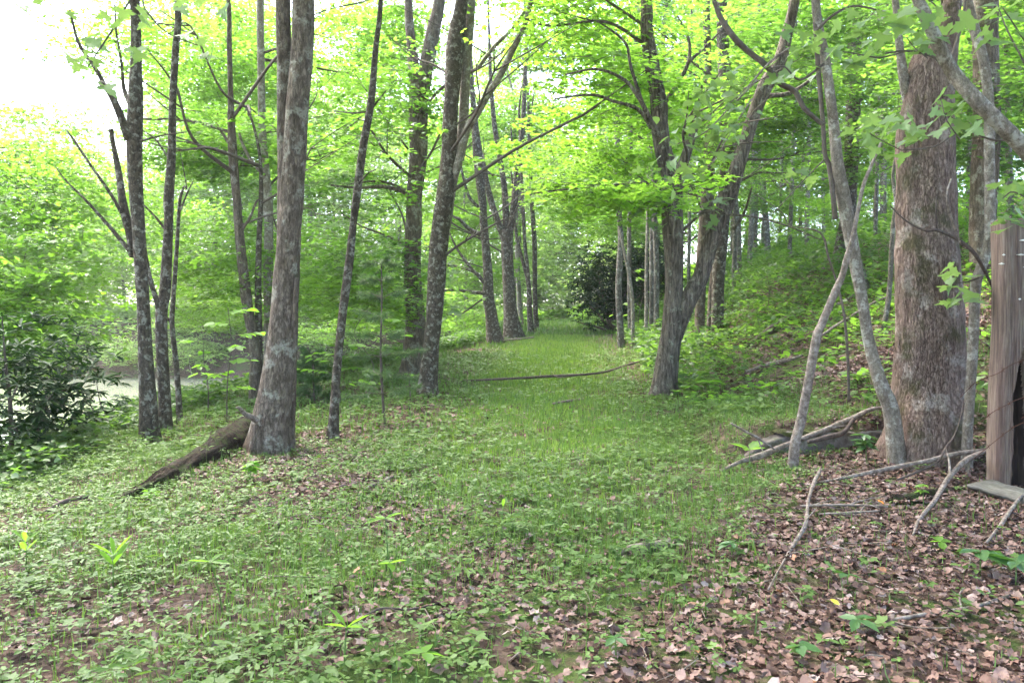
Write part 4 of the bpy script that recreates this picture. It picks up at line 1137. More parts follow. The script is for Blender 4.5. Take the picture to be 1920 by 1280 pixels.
# ---------------------------------------------------------------- shrubs and saplings
def leaf_shrub(name, label, cat, c, rx, rz, whorls, leaf, mat, stems=6, seed=0, up=0.35, group=None, tpl=STRAP, nl=9):
    """Broad-leaved evergreen: stems fanning out, every twig ending in a whorl of long leaves."""
    g = np.random.default_rng(seed)
    x, y = c
    z = gz(x, y)
    root = thing(name, label, cat, (x, y, z), group)
    q = unit(g.normal(size=(whorls, 3))) * (g.uniform(0.15, 1, (whorls, 1)) ** 0.45)
    lump = 0.8 + 0.25 * np.sin(3 * np.arctan2(q[:, 1], q[:, 0]) + seed) + g.normal(0, .06, whorls)
    P = q * np.array((rx, rx, rz)) * lump[:, None] + np.array((0, 0, rz * 0.95))
    P[:, 2] = np.maximum(P[:, 2], 0.12)
    k = np.repeat(np.arange(whorls), nl)
    az = np.tile(np.arange(nl) * 6.283 / nl, whorls) + np.repeat(g.uniform(0, 6.28, whorls), nl) + g.normal(0, .2, whorls * nl)
    d = np.stack([np.cos(az), np.sin(az), g.normal(-0.05, up, whorls * nl)], -1) + 0.35 * unit(P - (0, 0, rz))[k]
    nor = np.stack([g.normal(0, .3, whorls * nl), g.normal(0, .3, whorls * nl), np.ones(whorls * nl)], -1)
    V, F = leaves(P[k], d, nor, leaf * g.uniform(.7, 1.25, whorls * nl), tpl)
    link("foliage", mesh_from("foliage", V, F, [mat]), root, kind="stuff")
    for i in range(stems):
        t = P[g.integers(whorls)]
        pts = np.array([(g.normal(0, .08), g.normal(0, .08), -0.1), t * (0.35, 0.35, 0.4) + g.normal(0, .06, 3), t * (.7, .7, .75) + g.normal(0, .05, 3), t])
        S = spline(np.column_stack([pts, np.array((.03, .022, .014, .006)) * max(rx, .6)]), 6)
        V, F = tube(S[:, :3], S[:, 3], 6, 0.08, seed=i)
        link("stem", mesh_from("stem", V, F, [M_TWIG], smooth=True), root)
    return root

p = at(70, 860, 10.5)
leaf_shrub("rhododendron_bush", "dark glossy evergreen bush with long leaves at the pond bank", "shrub", (p[0] - 0.2, 10.3), 1.25, 1.1, 400, 0.16, M_RHODO, 9, 5)
leaf_shrub("rhododendron_bush", "low dark evergreen shoot with whorled leaves in front of the pond, beside the mottled trees", "shrub", (at(190, 830, 12.3)[0], 12.3), 0.55, 0.7, 26, 0.18, M_RHODO, 6, 9)
p = ground_hit(1140, 642)
leaf_shrub("rhododendron_bush", "large dark evergreen bush rising beside the narrow end of the path", "shrub", (at(1148, 600, 31)[0], 31.5), 2.0, 1.85, 1200, 0.19, M_RHODO, 12, 3)
leaf_shrub("rhododendron_bush", "dark evergreen thicket behind the thin poles near the forked tree", "shrub", (at(1225, 600, 33)[0], 34), 1.7, 1.9, 700, 0.19, M_RHODO, 10, 4)

BIGLEAF = mesh_from("leaf", OVAL[0] * (1, 1.25, 1.4), [OVAL[1]], [M_BIGLEAF])
MAPLES = [mesh_from("leaf", MAPLE[0] * (1, 1, s), [MAPLE[1]], [M_LEAF_N]) for s in (0.6, 1.2, 1.9)]
BEECH = mesh_from("leaf", OVAL[0] * (1, 1.05, 1.5), [OVAL[1]], [M_LEAF_N])

def put_leaf(me, parent, p_local, az, pitch, roll, size, name="leaf"):
    o = link(name, me, parent)
    o.location = p_local
    o.rotation_euler = (roll, -pitch, az)
    o.scale = (size, size, size)
    return o

def big_leaf_sapling(label, base, d, h, lx, n, seed, size=0.17):
    """Young tree with big level leaves set singly along its twigs."""
    g = np.random.default_rng(seed)
    q = at(base[0], base[1], d)
    root = thing("big_leaf_sapling", label, "sapling", (q[0], d, gz(q[0], d)))
    pts = np.array([(0, 0, -.05), (g.normal(0, .05), 0, h * .35), (g.normal(0, .1), 0, h * .7), (g.normal(0, .12), 0, h)])
    S = spline(np.column_stack([pts, (.013, .010, .007, .004)]), 6)
    V, F = tube(S[:, :3], S[:, 3], 6, .05)
    link("stem", mesh_from("stem", V, F, [M_TWIG], smooth=True), root)
    nb = max(3, n // 6)
    for b in range(nb):
        f = 0.3 + 0.68 * b / (nb - 1)
        p0 = S[int(f * (len(S) - 1)), :3]
        az = g.uniform(0, 6.28); L = lx * g.uniform(.55, 1.1) * (1.15 - f * .5)
        e = p0 + np.array((math.cos(az) * L, math.sin(az) * L * .8, g.uniform(0.0, .18) * L))
        m = (p0 + e) / 2 + np.array((0, 0, .06 * L))
        S2 = spline(np.column_stack([np.array([p0, m, e]), (.006, .004, .0025)]), 4)
        V, F = tube(S2[:, :3], S2[:, 3], 5, .03)
        br = link("branch", mesh_from("branch", V, F, [M_TWIG]), root)
        for k in range(6):
            t = S2[int((0.3 + .7 * k / 5) * (len(S2) - 1)), :3]
            put_leaf(BIGLEAF, br, t, az + (1 if k % 2 else -1) * g.uniform(.3, 1.1), g.normal(-.12, .15), g.normal(0, .25), size * g.uniform(.75, 1.25))
    return root

big_leaf_sapling("bright big-leaved sapling between the mottled trees and the thick twin-stemmed tree", (425, 790), 12.0, 1.75, 0.75, 42, 1)
big_leaf_sapling("yellow-green big-leaved sapling in front of the pond, beside the rotten log", (390, 800), 13.0, 1.2, 0.7, 30, 2)
big_leaf_sapling("big-leaved sapling behind the slim leaning tree", (690, 740), 15.5, 1.7, 0.9, 42, 3)
big_leaf_sapling("low big-leaved sapling at the foot of the broad pale tree", (640, 770), 14.0, 1.1, 0.8, 30, 4)
big_leaf_sapling("small bright sapling close to the dark blotchy leaning tree", (770, 760), 14.5, 1.5, 0.55, 24, 5, 0.15)
big_leaf_sapling("leafy sapling near the thin poles at the evergreen shrub", (1195, 640), 27.0, 2.4, 1.0, 30, 6, 0.2)
big_leaf_sapling("bright leafy sapling low on the slope above the forked tree", (1440, 560), 19.0, 1.2, 0.9, 30, 7, 0.19)

def pine_sapling(label, pts, d, seed, spread=0.9):
    g = np.random.default_rng(seed)
    q = at(pts[0][0], pts[0][1], d)
    root = thing("pine_sapling", label, "sapling", (q[0], d, gz(q[0], d)))
    stem_mesh(root, pts, d, M_STICK_D, 7, .03, seed=seed, name="stem", ground_base=True)
    P, _ = pix_path(pts, d)
    H = P[-1, 2] - P[0, 2]
    for w in range(8):
        f = 0.18 + 0.8 * w / 7
        c = np.array([np.interp(f, np.linspace(0, 1, len(P)), P[:, k]) for k in range(3)]) - np.array(root.location)
        for b in range(4):
            az = g.uniform(0, 6.28); L = spread * (1.1 - .75 * f) * g.uniform(.6, 1.1)
            e = c + np.array((math.cos(az) * L, math.sin(az) * L, .12 * L + g.normal(0, .05)))
            S2 = spline(np.column_stack([np.array([c, (c + e) / 2 + (0, 0, .04), e]), (.006, .004, .002)]), 4)
            V, F = tube(S2[:, :3], S2[:, 3], 5, .03)
            br = link("branch", mesh_from("branch", V, F, [M_STICK_D]), root)
            n = 260
            t = g.uniform(.35, 1.0, n)
            pos = c + (e - c) * t[:, None] + g.normal(0, .01, (n, 3))
            dr = (e - c)[None] * .5 / L + g.normal(0, .6, (n, 3))
            V, F = leaves(pos, dr, g.normal(0, 1, (n, 3)), g.uniform(.07, .12, n), (BLADE[0] * (1, .8, 1), BLADE[1]))
            link("needles", mesh_from("needles", V, F, [M_NEEDLE]), br, kind="stuff")
    return root
pine_sapling("thin dark pine sapling with wispy needles in front of the broad pale tree", [(723, 788, 5), (716, 720, 5), (714, 640, 4), (716, 560, 3), (715, 490, 2)], 11.6, 3, 0.85)
pine_sapling("small blue-green pine seedling between the twin-stemmed tree and the slim leaning one", [(590, 775, 4), (588, 720, 4), (586, 665, 3)], 14.5, 4, 0.6)

# ---------------------------------------------------------------- leaves hanging near the camera: each leaf a piece of its branch
def leafy_branch(root, pts, d, leaf_px, me_list, size, seed, name="branch", mat=None, droop=0.5, face=True, dd=0.0):
    br = stem_mesh(root, pts, d, mat or M_TWIG, 6, .05, seed=seed, name=name, n=5, dd=dd, wob=0.02)
    g = np.random.default_rng(seed)
    extra = [(px + g.normal(0, 16), py + g.normal(0, 12)) for (px, py) in leaf_px if g.uniform() < .6]
    for (px, py) in list(leaf_px) + extra:
        p = at(px, py, d + g.normal(0, .12)) - np.array(root.location)
        put_leaf(me_list[g.integers(len(me_list))], br, p, g.uniform(0, 6.28), g.normal(-droop * .5, .3), g.normal(0, .35) + (0.35 if face else 0), size * g.uniform(.75, 1.2))
    return br

leafy_branch(T20, [(1700, 96, 3), (1650, 108, 3), (1600, 100, 2), (1560, 95, 2)], 5.7,
    [(1600, 60), (1618, 40), (1632, 105), (1655, 62), (1645, 25), (1590, 115), (1560, 90), (1615, 120), (1672, 45), (1690, 65), (1660, 120), (1575, 40), (1700, 30), (1635, 75), (1602, 20)], MAPLES, 0.139, 1)
leafy_branch(T20, [(1740, 110, 3), (1715, 90, 2), (1700, 70, 2)], 5.5, [(1735, 70), (1752, 45), (1712, 85), (1725, 100), (1760, 70), (1740, 25), (1690, 20), (1770, 20)], MAPLES, 0.130, 2)
leafy_branch(T20, [(1690, 282, 2), (1650, 262, 2), (1630, 250, 2)], 5.4, [(1640, 240), (1655, 225), (1672, 243), (1628, 255), (1645, 275), (1690, 232), (1700, 215), (1715, 250), (1722, 240), (1668, 290), (1700, 262), (1632, 222)], MAPLES, 0.130, 3)
leafy_branch(T20, [(1800, 262, 3), (1775, 225, 2), (1765, 190, 2)], 5.3, [(1772, 170), (1780, 192), (1768, 205), (1788, 178), (1745, 210), (1755, 225), (1800, 205), (1815, 218), (1822, 238), (1812, 250)], MAPLES, 0.118, 4)
leafy_branch(T20, [(1960, 140, 3), (1910, 60, 3), (1880, 15, 2)], 5.2, [(1868, 22), (1885, 30), (1850, 72), (1862, 66), (1905, 8), (1840, 12), (1915, 60)], MAPLES, 0.139, 5)
leafy_branch(T20, [(1990, 400, 4), (1940, 380, 3), (1900, 360, 3), (1880, 372, 2)], 5.6, [(1882, 372), (1895, 350), (1910, 345), (1872, 412), (1885, 415), (1915, 378), (1905, 395)], MAPLES, 0.130, 6)
leafy_branch(T19, [(1836, 520, 3), (1815, 528, 3), (1795, 530, 2)], 7.6, [(1778, 514), (1790, 520), (1782, 536), (1796, 508), (1800, 552), (1808, 560), (1795, 566), (1812, 520)], MAPLES, 0.185, 7)
leafy_branch(T19, [(1880, 690, 4), (1855, 650, 3), (1840, 640, 2)], 8.6, [(1838, 705), (1852, 700), (1862, 690), (1848, 720), (1858, 735), (1842, 745), (1865, 715)], MAPLES, 0.130, 8)
leafy_branch(T16, [(1545, 120, 5), (1500, 150, 4), (1470, 125, 3), (1440, 130, 2)], 7.4, [(1470, 128), (1485, 138), (1495, 95), (1510, 120), (1480, 88), (1530, 140), (1455, 150), (1505, 60), (1545, 60), (1520, 85), (1465, 60)], MAPLES, 0.168, 9)
leafy_branch(T16, [(1545, 300, 3), (1505, 340, 2), (1450, 400, 2)], 7.9, [(1462, 330), (1500, 318), (1520, 330)], MAPLES, 0.130, 10)
gB = np.random.default_rng(77)
bx = [(1318 + 90 * gB.uniform() - 18, 130 + 130 * gB.uniform()) for _ in range(46)]
leafy_branch(T16, [(1480, 90, 4), (1440, 120, 4), (1400, 165, 3), (1360, 200, 2), (1320, 235, 2)], 6.8, bx, [BEECH], 0.125, 11, mat=M_STICK)
bx = [(1250 + 60 * gB.uniform(), 205 + 130 * gB.uniform()) for _ in range(22)]
leafy_branch(T16, [(1420, 150, 3), (1370, 200, 3), (1320, 250, 2), (1270, 270, 2)], 7.0, bx, [BEECH], 0.12, 12, mat=M_STICK)
leafy_branch(T16, [(1410, 185, 3), (1375, 240, 2), (1340, 300, 2), (1325, 312, 2)], 7.0, [(1300, 300), (1318, 295), (1332, 310), (1345, 285), (1290, 312), (1322, 320), (1350, 260), (1365, 240), (1232, 300), (1250, 310), (1240, 318), (1262, 300)], MAPLES, 0.126, 13, mat=M_STICK)
leafy_branch(T12, [(1300, 400, 4), (1340, 395, 3), (1355, 385, 2)], 14.0, [(1325, 380), (1340, 375), (1352, 372), (1335, 388), (1360, 378), (1315, 390)], MAPLES, 0.252, 14)
leafy_branch(T12, [(1250, 350, 5), (1200, 362, 4), (1170, 368, 3)], 14.2, [(1180, 360), (1195, 352), (1210, 365), (1168, 372), (1185, 385), (1222, 350), (1225, 380), (1205, 395), (1215, 420), (1230, 405)], MAPLES, 0.269, 15)
leafy_branch(T9, [(905, 560, 4), (860, 590, 3), (820, 585, 2)], 24, [(830, 580), (815, 588), (845, 575), (860, 585)], MAPLES, 0.420, 16)
# a maple bough hanging in from above, over the pond: its tree stands out of the picture
OV = thing("overhanging_maple", "maple bough hanging down from above against the white sky over the pond", "tree", (-5.2, 2.2, gz(-5.2, 2.2)))
S = spline(np.array([(0, 0, -.1, .16), (0.1, .3, 2, .13), (.35, 1.0, 4.2, .09), (1.2, 2.0, 5.2, .05)]), 8)
V, F = tube(S[:, :3], S[:, 3], 12, .05, .2)
link("trunk", mesh_from("trunk", V, F, [M_BARK_G], smooth=True), OV)
o = crown(OV, "high", (-6.2, 1.0, 7.6), 0.7)
q = at(300, -70, 4.6) - np.array(OV.location)
S = spline(np.array([(.9, 1.7, 5.0, .05), (1.6, 2.2, 4.8, .03), (*q, .012)]), 6)
V, F = tube(S[:, :3], S[:, 3], 8, .05)
link("limb", mesh_from("limb", V, F, [M_TWIG], smooth=True), OV)
leafy_branch(OV, [(300, -70, 5), (245, 0, 4), (215, 50, 4), (185, 95, 3), (165, 125, 2)], 4.6, [(205, 30), (225, 45), (190, 65), (170, 80), (180, 110), (232, 18), (150, 120), (168, 150), (215, 92), (130, 105), (120, 25), (240, 110), (255, 90)], MAPLES, 0.108, 21)
leafy_branch(OV, [(300, -70, 4), (268, 0, 3), (290, 40, 3), (320, 65, 2), (370, 85, 2)], 4.8, [(365, 80), (385, 75), (400, 95), (372, 105), (345, 8), (385, 3), (262, 25), (280, 40)], MAPLES, 0.108, 22)
leafy_branch(OV, [(150, -60, 4), (95, -20, 3), (60, 20, 2), (20, 28, 2)], 4.5, [(30, 10), (110, -10), (80, 5)], MAPLES, 0.101, 23)
# ---------------------------------------------------------------- old post, concrete kerb, plank, wire
def wood_mat():
    m, nt, p = new_mat("weathered_red_wood")
    L = nt.links.new
    tc = nt.nodes.new("ShaderNodeTexCoord")
    mp = nt.nodes.new("ShaderNodeMapping"); mp.inputs["Scale"].default_value = (1, 1, 0.035)
    L(tc.outputs["Object"], mp.inputs[0])
    n = nd(nt, "ShaderNodeTexNoise"); n.inputs["Scale"].default_value = 60; n.inputs["Detail"].default_value = 8; n.inputs["Roughness"].default_value = .7
    L(mp.outputs[0], n.inputs["Vector"])
    r = ramp(nt, [(0.32, (0.035, 0.02, 0.016)), (0.45, (0.105, 0.072, 0.058)), (0.56, (0.18, 0.142, 0.118)), (0.72, (0.29, 0.255, 0.215))]); L(n.outputs[0], r.inputs[0])
    n2 = nd(nt, "ShaderNodeTexNoise"); n2.inputs["Scale"].default_value = 9; n2.inputs["Detail"].default_value = 5
    L(mp.outputs[0], n2.inputs["Vector"])
    r2 = ramp(nt, [(0.35, (0.75, 0.60, 0.56)), (0.65, (1.1, 1.05, 0.95))]); L(n2.outputs[0], r2.inputs[0])
    mx = nd(nt, "ShaderNodeMix", data_type='RGBA', blend_type='MULTIPLY'); mx.inputs[0].default_value = 1
    L(r.outputs[0], mx.inputs[6]); L(r2.outputs[0], mx.inputs[7]); L(mx.outputs[2], p.inputs["Base Color"])
    p.inputs["Roughness"].default_value = .85
    bp = nt.nodes.new("ShaderNodeBump"); bp.inputs["Strength"].default_value = .9; bp.inputs["Distance"].default_value = .015
    L(n.outputs[0], bp.inputs["Height"]); L(bp.outputs[0], p.inputs["Normal"])
    return m
M_WOOD = wood_mat()
M_CHAR = noise_mat("charred_hollow", [(0.3, (0.012, 0.008, 0.007)), (0.7, (0.055, 0.038, 0.032))], 25, stretch=(1, 1, .1), bump=.01)
M_BOARD = noise_mat("grey_board", [(0.3, (0.04, 0.036, 0.028)), (0.5, (0.11, 0.10, 0.082)), (0.72, (0.20, 0.19, 0.165))], 30, stretch=(0.15, 1, 1), bump=.01)
M_FUNGUS = noise_mat("white_fungus", [(0.3, (0.6, 0.57, 0.5)), (0.7, (0.8, 0.78, 0.72))], 30)
M_RUST = noise_mat("rusty_wire", [(0.3, (0.04, 0.018, 0.012)), (0.7, (0.12, 0.05, 0.03))], 40)

def post_slab(w, t, h, seed, hollow=None, n=90, m=110):
    """Split timber: grooved front, ragged top, optional burnt-out hollow (x centre, half width, top z)."""
    g = np.random.default_rng(seed)
    us = np.linspace(-w / 2, w / 2, n); zs = np.linspace(-.15, 1, m)
    gr = np.array([sum(math.sin(u * f * (1 + .02 * s) + s * 2.1 + seed) / s for s, f in ((1, 45), (2, 90), (3, 170), (3, 300), (4, 520))) for u in us]) * .0065
    KK = np.zeros((m, n))
    front = np.zeros((m, n, 3)); back = np.zeros((m, n, 3))
    topz = h + np.array([.012 * math.sin(u * 23 + seed) + .012 * math.sin(u * 61) + .01 * math.sin(u * 190 + seed) for u in us])
    for i, zf in enumerate(zs):
        for j, u in enumerate(us):
            z = zf * topz[j] if zf > 0 else zf
            bulge = -t * .5 * math.sqrt(max(0.0, 1 - (abs(u) / (w / 2) * .97) ** 6))
            dep = bulge + gr[j] + .006 * math.sin(z * 6 + u * 14)
            if hollow:
                c, hw, tz = hollow
                cc = c + .015 * math.sin(z * 5)
                wd = hw * (0.12 + .88 * min(1, max(0, (tz - z) / .75)) ** .7) * (1 + .12 * math.sin(z * 9) + .05 * math.sin(z * 31))
                k = max(0, 1 - (abs(u - cc) / wd) ** 3) if z < tz else 0
                k = k * min(1, (tz - z) / .25)
                KK[i, j] = k
                dep += k * t * .62
            wv = .012 * math.sin(z * 3.1 + seed)
            flare = 1 + .05 * max(0, .3 - z)
            front[i, j] = (u * flare + wv, dep, z)
            back[i, j] = (u * flare + wv, t * .5, z)
    V = np.vstack([front.reshape(-1, 3), back.reshape(-1, 3)])
    N = m * n
    i = np.arange(m - 1)[:, None] * n; j = np.arange(n - 1)[None]
    Q = np.stack([i + j, i + j + 1, i + n + j + 1, i + n + j], -1).reshape(-1, 4)
    Qb = Q[:, ::-1] + N
    top = np.array([((m - 1) * n + k, (m - 1) * n + k + 1, N + (m - 1) * n + k + 1, N + (m - 1) * n + k) for k in range(n - 1)])
    l = np.array([(k * n, (k + 1) * n, N + (k + 1) * n, N + k * n) for k in range(m - 1)])
    r_ = np.array([((k + 1) * n + n - 1, k * n + n - 1, N + k * n + n - 1, N + (k + 1) * n + n - 1) for k in range(m - 1)])
    polys = [Q, Qb, top, l, r_]
    mid = [0, 0, 0, 0, 0]
    if hollow:
        # faces at the bottom of the hollow are charred
        inside = KK.ravel()[Q].mean(1) > .35
        polys = [Q[~inside], Q[inside], Qb, top, l, r_]; mid = [0, 1, 0, 0, 0, 0]
    return V, polys, mid

DP = 7.35
pb = at(1897, 915, DP)
post = thing("wooden_post", "thick weathered reddish post with a charred hollow, next to the massive trunk", "post", (pb[0], DP, gz(pb[0], DP)))
zt = at(1890, 414, DP)[2] - post.location.z
V, P, M = post_slab(0.275, 0.22, zt, 3, hollow=(0.04, 0.08, 1.3))
sl = link("timber", mesh_from("timber", V, P, [M_WOOD, M_CHAR], M), post, loc=(-0.03, 0, 0))
V, P, M = post_slab(0.15, 0.16, zt - .06, 8, n=20)
sr = link("timber", mesh_from("timber", V, P, [M_WOOD], M), post, loc=(0.205, 0.03, 0))
for (px, py, s) in [(1921, 424, .03), (1918, 450, .035), (1914, 477, .045), (1878, 494, .028), (1882, 477, .016), (1924, 500, .03), (1912, 560, .014)]:
    q = at(px, py, DP - .13) - np.array(post.location)
    th = np.linspace(0, math.pi * 2, 12, endpoint=False)
    V = np.vstack([[(0, 0, .006)], np.stack([np.cos(th) * .5, np.sin(th) * .35, np.full(12, -.004)], -1), [(0, 0, -.012)]]) * np.array((s * 2, s * 2, 1)) + q
    F = np.array([(0, 1 + k, 1 + (k + 1) % 12) for k in range(12)] + [(13, 1 + (k + 1) % 12, 1 + k) for k in range(12)])
    link("bracket_fungus", mesh_from("bracket_fungus", V, [F], [M_FUNGUS], smooth=True), post)
V, F = tube(spline(np.array([(0, 0, 0, .006), (.01, -.02, .02, .006), (.02, -.03, .0, .006), (.018, -.02, -.03, .005)]), 5)[:, :3], [.005] * 16, 6, 0)
link("staple", mesh_from("staple", V + (at(1915, 785, DP - .16) - np.array(post.location)), F, [M_RUST]), post)

def wire(label, pts, d0, d1):
    n = len(pts)
    P = np.array([at(px, py, d0 + (d1 - d0) * i / (n - 1)) for i, (px, py) in enumerate(pts)])
    root = thing("barbed_wire", label, "wire", tuple(P[0]))
    S = spline(P, 8)
    V, F = tube(S, [.0032] * len(S), 6, 0)
    link("strand", mesh_from("strand", V - P[0], F, [M_RUST]), root)
    for k in range(5, len(S) - 3, 7):
        a = S[k] - P[0]
        for sgn in (1, -1):
            V, F = tube(np.array([a + (-.012 * sgn, -.003, -.02), a, a + (.012 * sgn, .003, .022)]), [.0016, .003, .0016], 5, 0)
            link("barb", mesh_from("barb", V, F, [M_RUST]), root)
wire("rusty barbed wire crossing the reddish post at the top of its charred hollow", [(1800, 745), (1832, 715), (1870, 700), (1900, 682), (1960, 660)], 7.6, 7.0)
wire("rusty barbed wire sagging across the middle of the charred hollow", [(1840, 790), (1862, 772), (1885, 760), (1910, 748), (1960, 735)], 7.25, 7.0)
wire("rusty barbed wire low across the foot of the reddish post", [(1825, 860), (1868, 825), (1890, 808), (1912, 795), (1965, 775)], 7.3, 7.0)

def conc_mat():
    m, nt, p = new_mat("stained_concrete")
    L = nt.links.new
    tc = nt.nodes.new("ShaderNodeTexCoord")
    def nz(s, d=7):
        n = nd(nt, "ShaderNodeTexNoise"); n.inputs["Scale"].default_value = s; n.inputs["Detail"].default_value = d; n.inputs["Roughness"].default_value = .68
        L(tc.outputs["Object"], n.inputs["Vector"]); return n
    a, b, c = nz(40), nz(2.2), nz(4.5)
    r = ramp(nt, [(.3, (.11, .095, .085)), (.7, (.235, .21, .195))]); L(a.outputs[0], r.inputs[0])
    rb = ramp(nt, [(.44, (0, 0, 0)), (.62, (1, 1, 1))]); L(b.outputs[0], rb.inputs[0])
    m1 = nd(nt, "ShaderNodeMix", data_type='RGBA'); L(rb.outputs[0], m1.inputs[0]); L(r.outputs[0], m1.inputs[7]); m1.inputs[6].default_value = (.09, .065, .05, 1)
    rc = ramp(nt, [(.55, (0, 0, 0)), (.68, (1, 1, 1))]); L(c.outputs[0], rc.inputs[0])
    m2 = nd(nt, "ShaderNodeMix", data_type='RGBA'); L(rc.outputs[0], m2.inputs[0]); L(m1.outputs[2], m2.inputs[6]); m2.inputs[7].default_value = (.06, .065, .022, 1)
    L(m2.outputs[2], p.inputs["Base Color"]); p.inputs["Roughness"].default_value = .9
    bp = nt.nodes.new("ShaderNodeBump"); bp.inputs["Strength"].default_value = .8; bp.inputs["Distance"].default_value = .012
    L(a.outputs[0], bp.inputs["Height"]); L(bp.outputs[0], p.inputs["Normal"])
    return m
M_CONC = conc_mat()
def rough_box(a, b, t, z0, z1, nx=40, nz=8, seed=0, lump=.012):
    """A worn low wall from a to b (ground plan), thickness t."""
    a = np.array(a); b = np.array(b)
    L_ = np.linalg.norm(b - a); e = (b - a) / L_; nrm = np.array((e[1], -e[0]))
    ring = []
    for k in range(nz + 1): ring.append((0, k / nz))
    for k in range(1, 5): ring.append((k / 4, 1))
    for k in range(nz - 1, -1, -1): ring.append((1, k / nz))
    V = []
    for i in range(nx + 1):
        f = i / nx
        for (u, v) in ring:
            q = a + e * L_ * f - nrm * t * (u - .0)
            z = z0 + (z1 - z0) * v
            n3 = mnoise.noise_vector(Vector((q[0] * 4 + seed, q[1] * 4, z * 6))) * lump + mnoise.noise_vector(Vector((q[0] * 14 + seed, q[1] * 14, z * 16))) * lump * .4
            sag = -.03 * math.sin(f * 3.1 + seed) * v - (z1 - z0) * .75 * v * max(0, 1 - f / .3) ** 1.5
            V.append((q[0] + n3[0], q[1] + n3[1], z + n3[2] + sag))
    m = len(ring)
    i = np.arange(nx)[:, None] * m; j = np.arange(m - 1)[None]
    Q = np.stack([i + j, i + m + j, i + m + j + 1, i + j + 1], -1).reshape(-1, 4)
    caps = [np.arange(m)[None], (nx * m + np.arange(m))[None, ::-1]]
    return np.array(V), [Q, caps[0], caps[1]]
wa = at(1378, 878, 8.85); wb = at(1700, 875, 9.05)
cw = thing("concrete_block", "low stained concrete wall edge half buried behind the fallen branches, by the massive trunk", "wall", (wa[0], 8.85, gz(wa[0], 8.85)))
V, F = rough_box((wa[0], 8.85), (wb[0], 9.05), .28, gz(wa[0], 8.85) - .15, gz(wa[0], 8.85) + .27, seed=2, lump=.035)
link("wall_face", mesh_from("wall_face", V - np.array(cw.location), F, [M_CONC], smooth=True), cw)
V, F = rough_box((wa[0] + .55, 8.9), (wb[0], 9.09), .34, gz(wa[0], 8.85) + .262, gz(wa[0], 8.85) + .30, nz=3, seed=5, lump=.06)
link("moss_cap", mesh_from("moss_cap", V - np.array(cw.location), F, [noise_mat("moss_and_soil", [(.35, (.045, .03, .02)), (.5, (.06, .06, .02)), (.7, (.09, .11, .03))], 14, bump=.02)], smooth=True), cw)

def board(label, A, B, w, t, tilt):
    A = np.array(A); B = np.array(B); L_ = np.linalg.norm(B - A)
    g = np.random.default_rng(9)
    n = 24
    V = []
    for i in range(n + 1):
        x_ = L_ * i / n
        for (yy, zz) in ((-w / 2, -t / 2), (w / 2, -t / 2), (w / 2, t / 2), (0, t / 2 + .004), (-w / 2, t / 2)):
            V.append((x_ + (.03 * math.sin(yy * 60) if i in (0, n) else 0), yy * (1 - .1 * math.sin(x_ * 5)) + .006 * math.sin(x_ * 17), zz + g.normal(0, .002)))
    m = 5
    i = np.arange(n)[:, None] * m; j = np.arange(m)[None]; jn = (j + 1) % m
    Q = np.stack([i + j, i + jn, i + m + jn, i + m + j], -1).reshape(-1, 4)
    me = mesh_from("weathered_board", np.array(V), [Q, np.arange(m)[None, ::-1], (n * m + np.arange(m))[None]], [M_BOARD])
    o = link("weathered_board", me, loc=tuple(A))
    o.rotation_mode = 'QUATERNION'
    d = Vector(B - A)
    o.rotation_quaternion = d.to_track_quat('X', 'Z') @ Matrix.Rotation(tilt, 3, 'X').to_quaternion()
    return tag(o, label, "board")
A = at(1835, 915, 7.3); B = at(1985, 1015, 6.35)
board("grey weathered board lying on the dead leaves at the foot of the reddish post", (A[0], 7.3, gz(A[0], 7.3) + .07), (B[0], 6.35, gz(B[0], 6.35) + .05), .22, .035, .25)

# ---------------------------------------------------------------- fallen wood
def stick(label, pts, mat, lift=0.02, ridge=0.0, name="fallen_branch", cat="branch", forks=(), sides=9, lump=.14, ground_pts=True, d=None, arc=0.0, group=None):
    """Fallen wood along pixel points; every point lies on the ground there (plus lift) unless d is given."""
    P, rad = [], []
    n = len(pts)
    for i, (px, py, w) in enumerate(pts):
        q = ground_hit(px, py) if d is None else at(px, py, d[i] if hasattr(d, '__len__') else d)
        q = np.array(q)
        if d is None:
            q[2] = gz(q[0], q[1]) + lift + arc * math.sin(math.pi * i / max(1, n - 1))
        P.append(q); rad.append(.5 * w / FPX * q[1])
    P = np.array(P); rad = np.array(rad)
    gk = np.random.default_rng(int(pts[0][0] * 3 + pts[-1][1]))
    if n > 3:
        P[1:-1] += gk.normal(0, .012, (n - 2, 3)) * (1, 0, 1)
        rad = rad * gk.uniform(.8, 1.15, n)
    if d is None:
        P[:, 2] += rad * .6
    root = thing(name, label, cat, tuple(P[0]), group)
    S = spline(np.column_stack([P, rad]), 8)
    V, F = tube(S[:, :3], np.maximum(S[:, 3], .002), sides, lump, seed=int(pts[0][0]), freq=8, ridge=ridge)
    link("stem", mesh_from("stem", V - P[0], F, [mat], smooth=True), root)
    g = np.random.default_rng(int(pts[0][0]) + int(pts[0][1]))
    for (f, L_, az, el) in forks:
        k = int(f * (len(S) - 1)); c = S[k, :3] - P[0]; r0 = S[k, 3] * .6
        e = c + L_ * np.array((math.cos(az) * math.cos(el), math.sin(az) * math.cos(el), math.sin(el)))
        S2 = spline(np.column_stack([np.array([c, (c + e) / 2 + g.normal(0, L_ * .06, 3), e]), (r0, r0 * .7, r0 * .3)]), 5)
        V, F = tube(S2[:, :3], np.maximum(S2[:, 3], .0015), 6, .06)
        link("twig", mesh_from("twig", V, F, [mat], smooth=True), root)
    return root

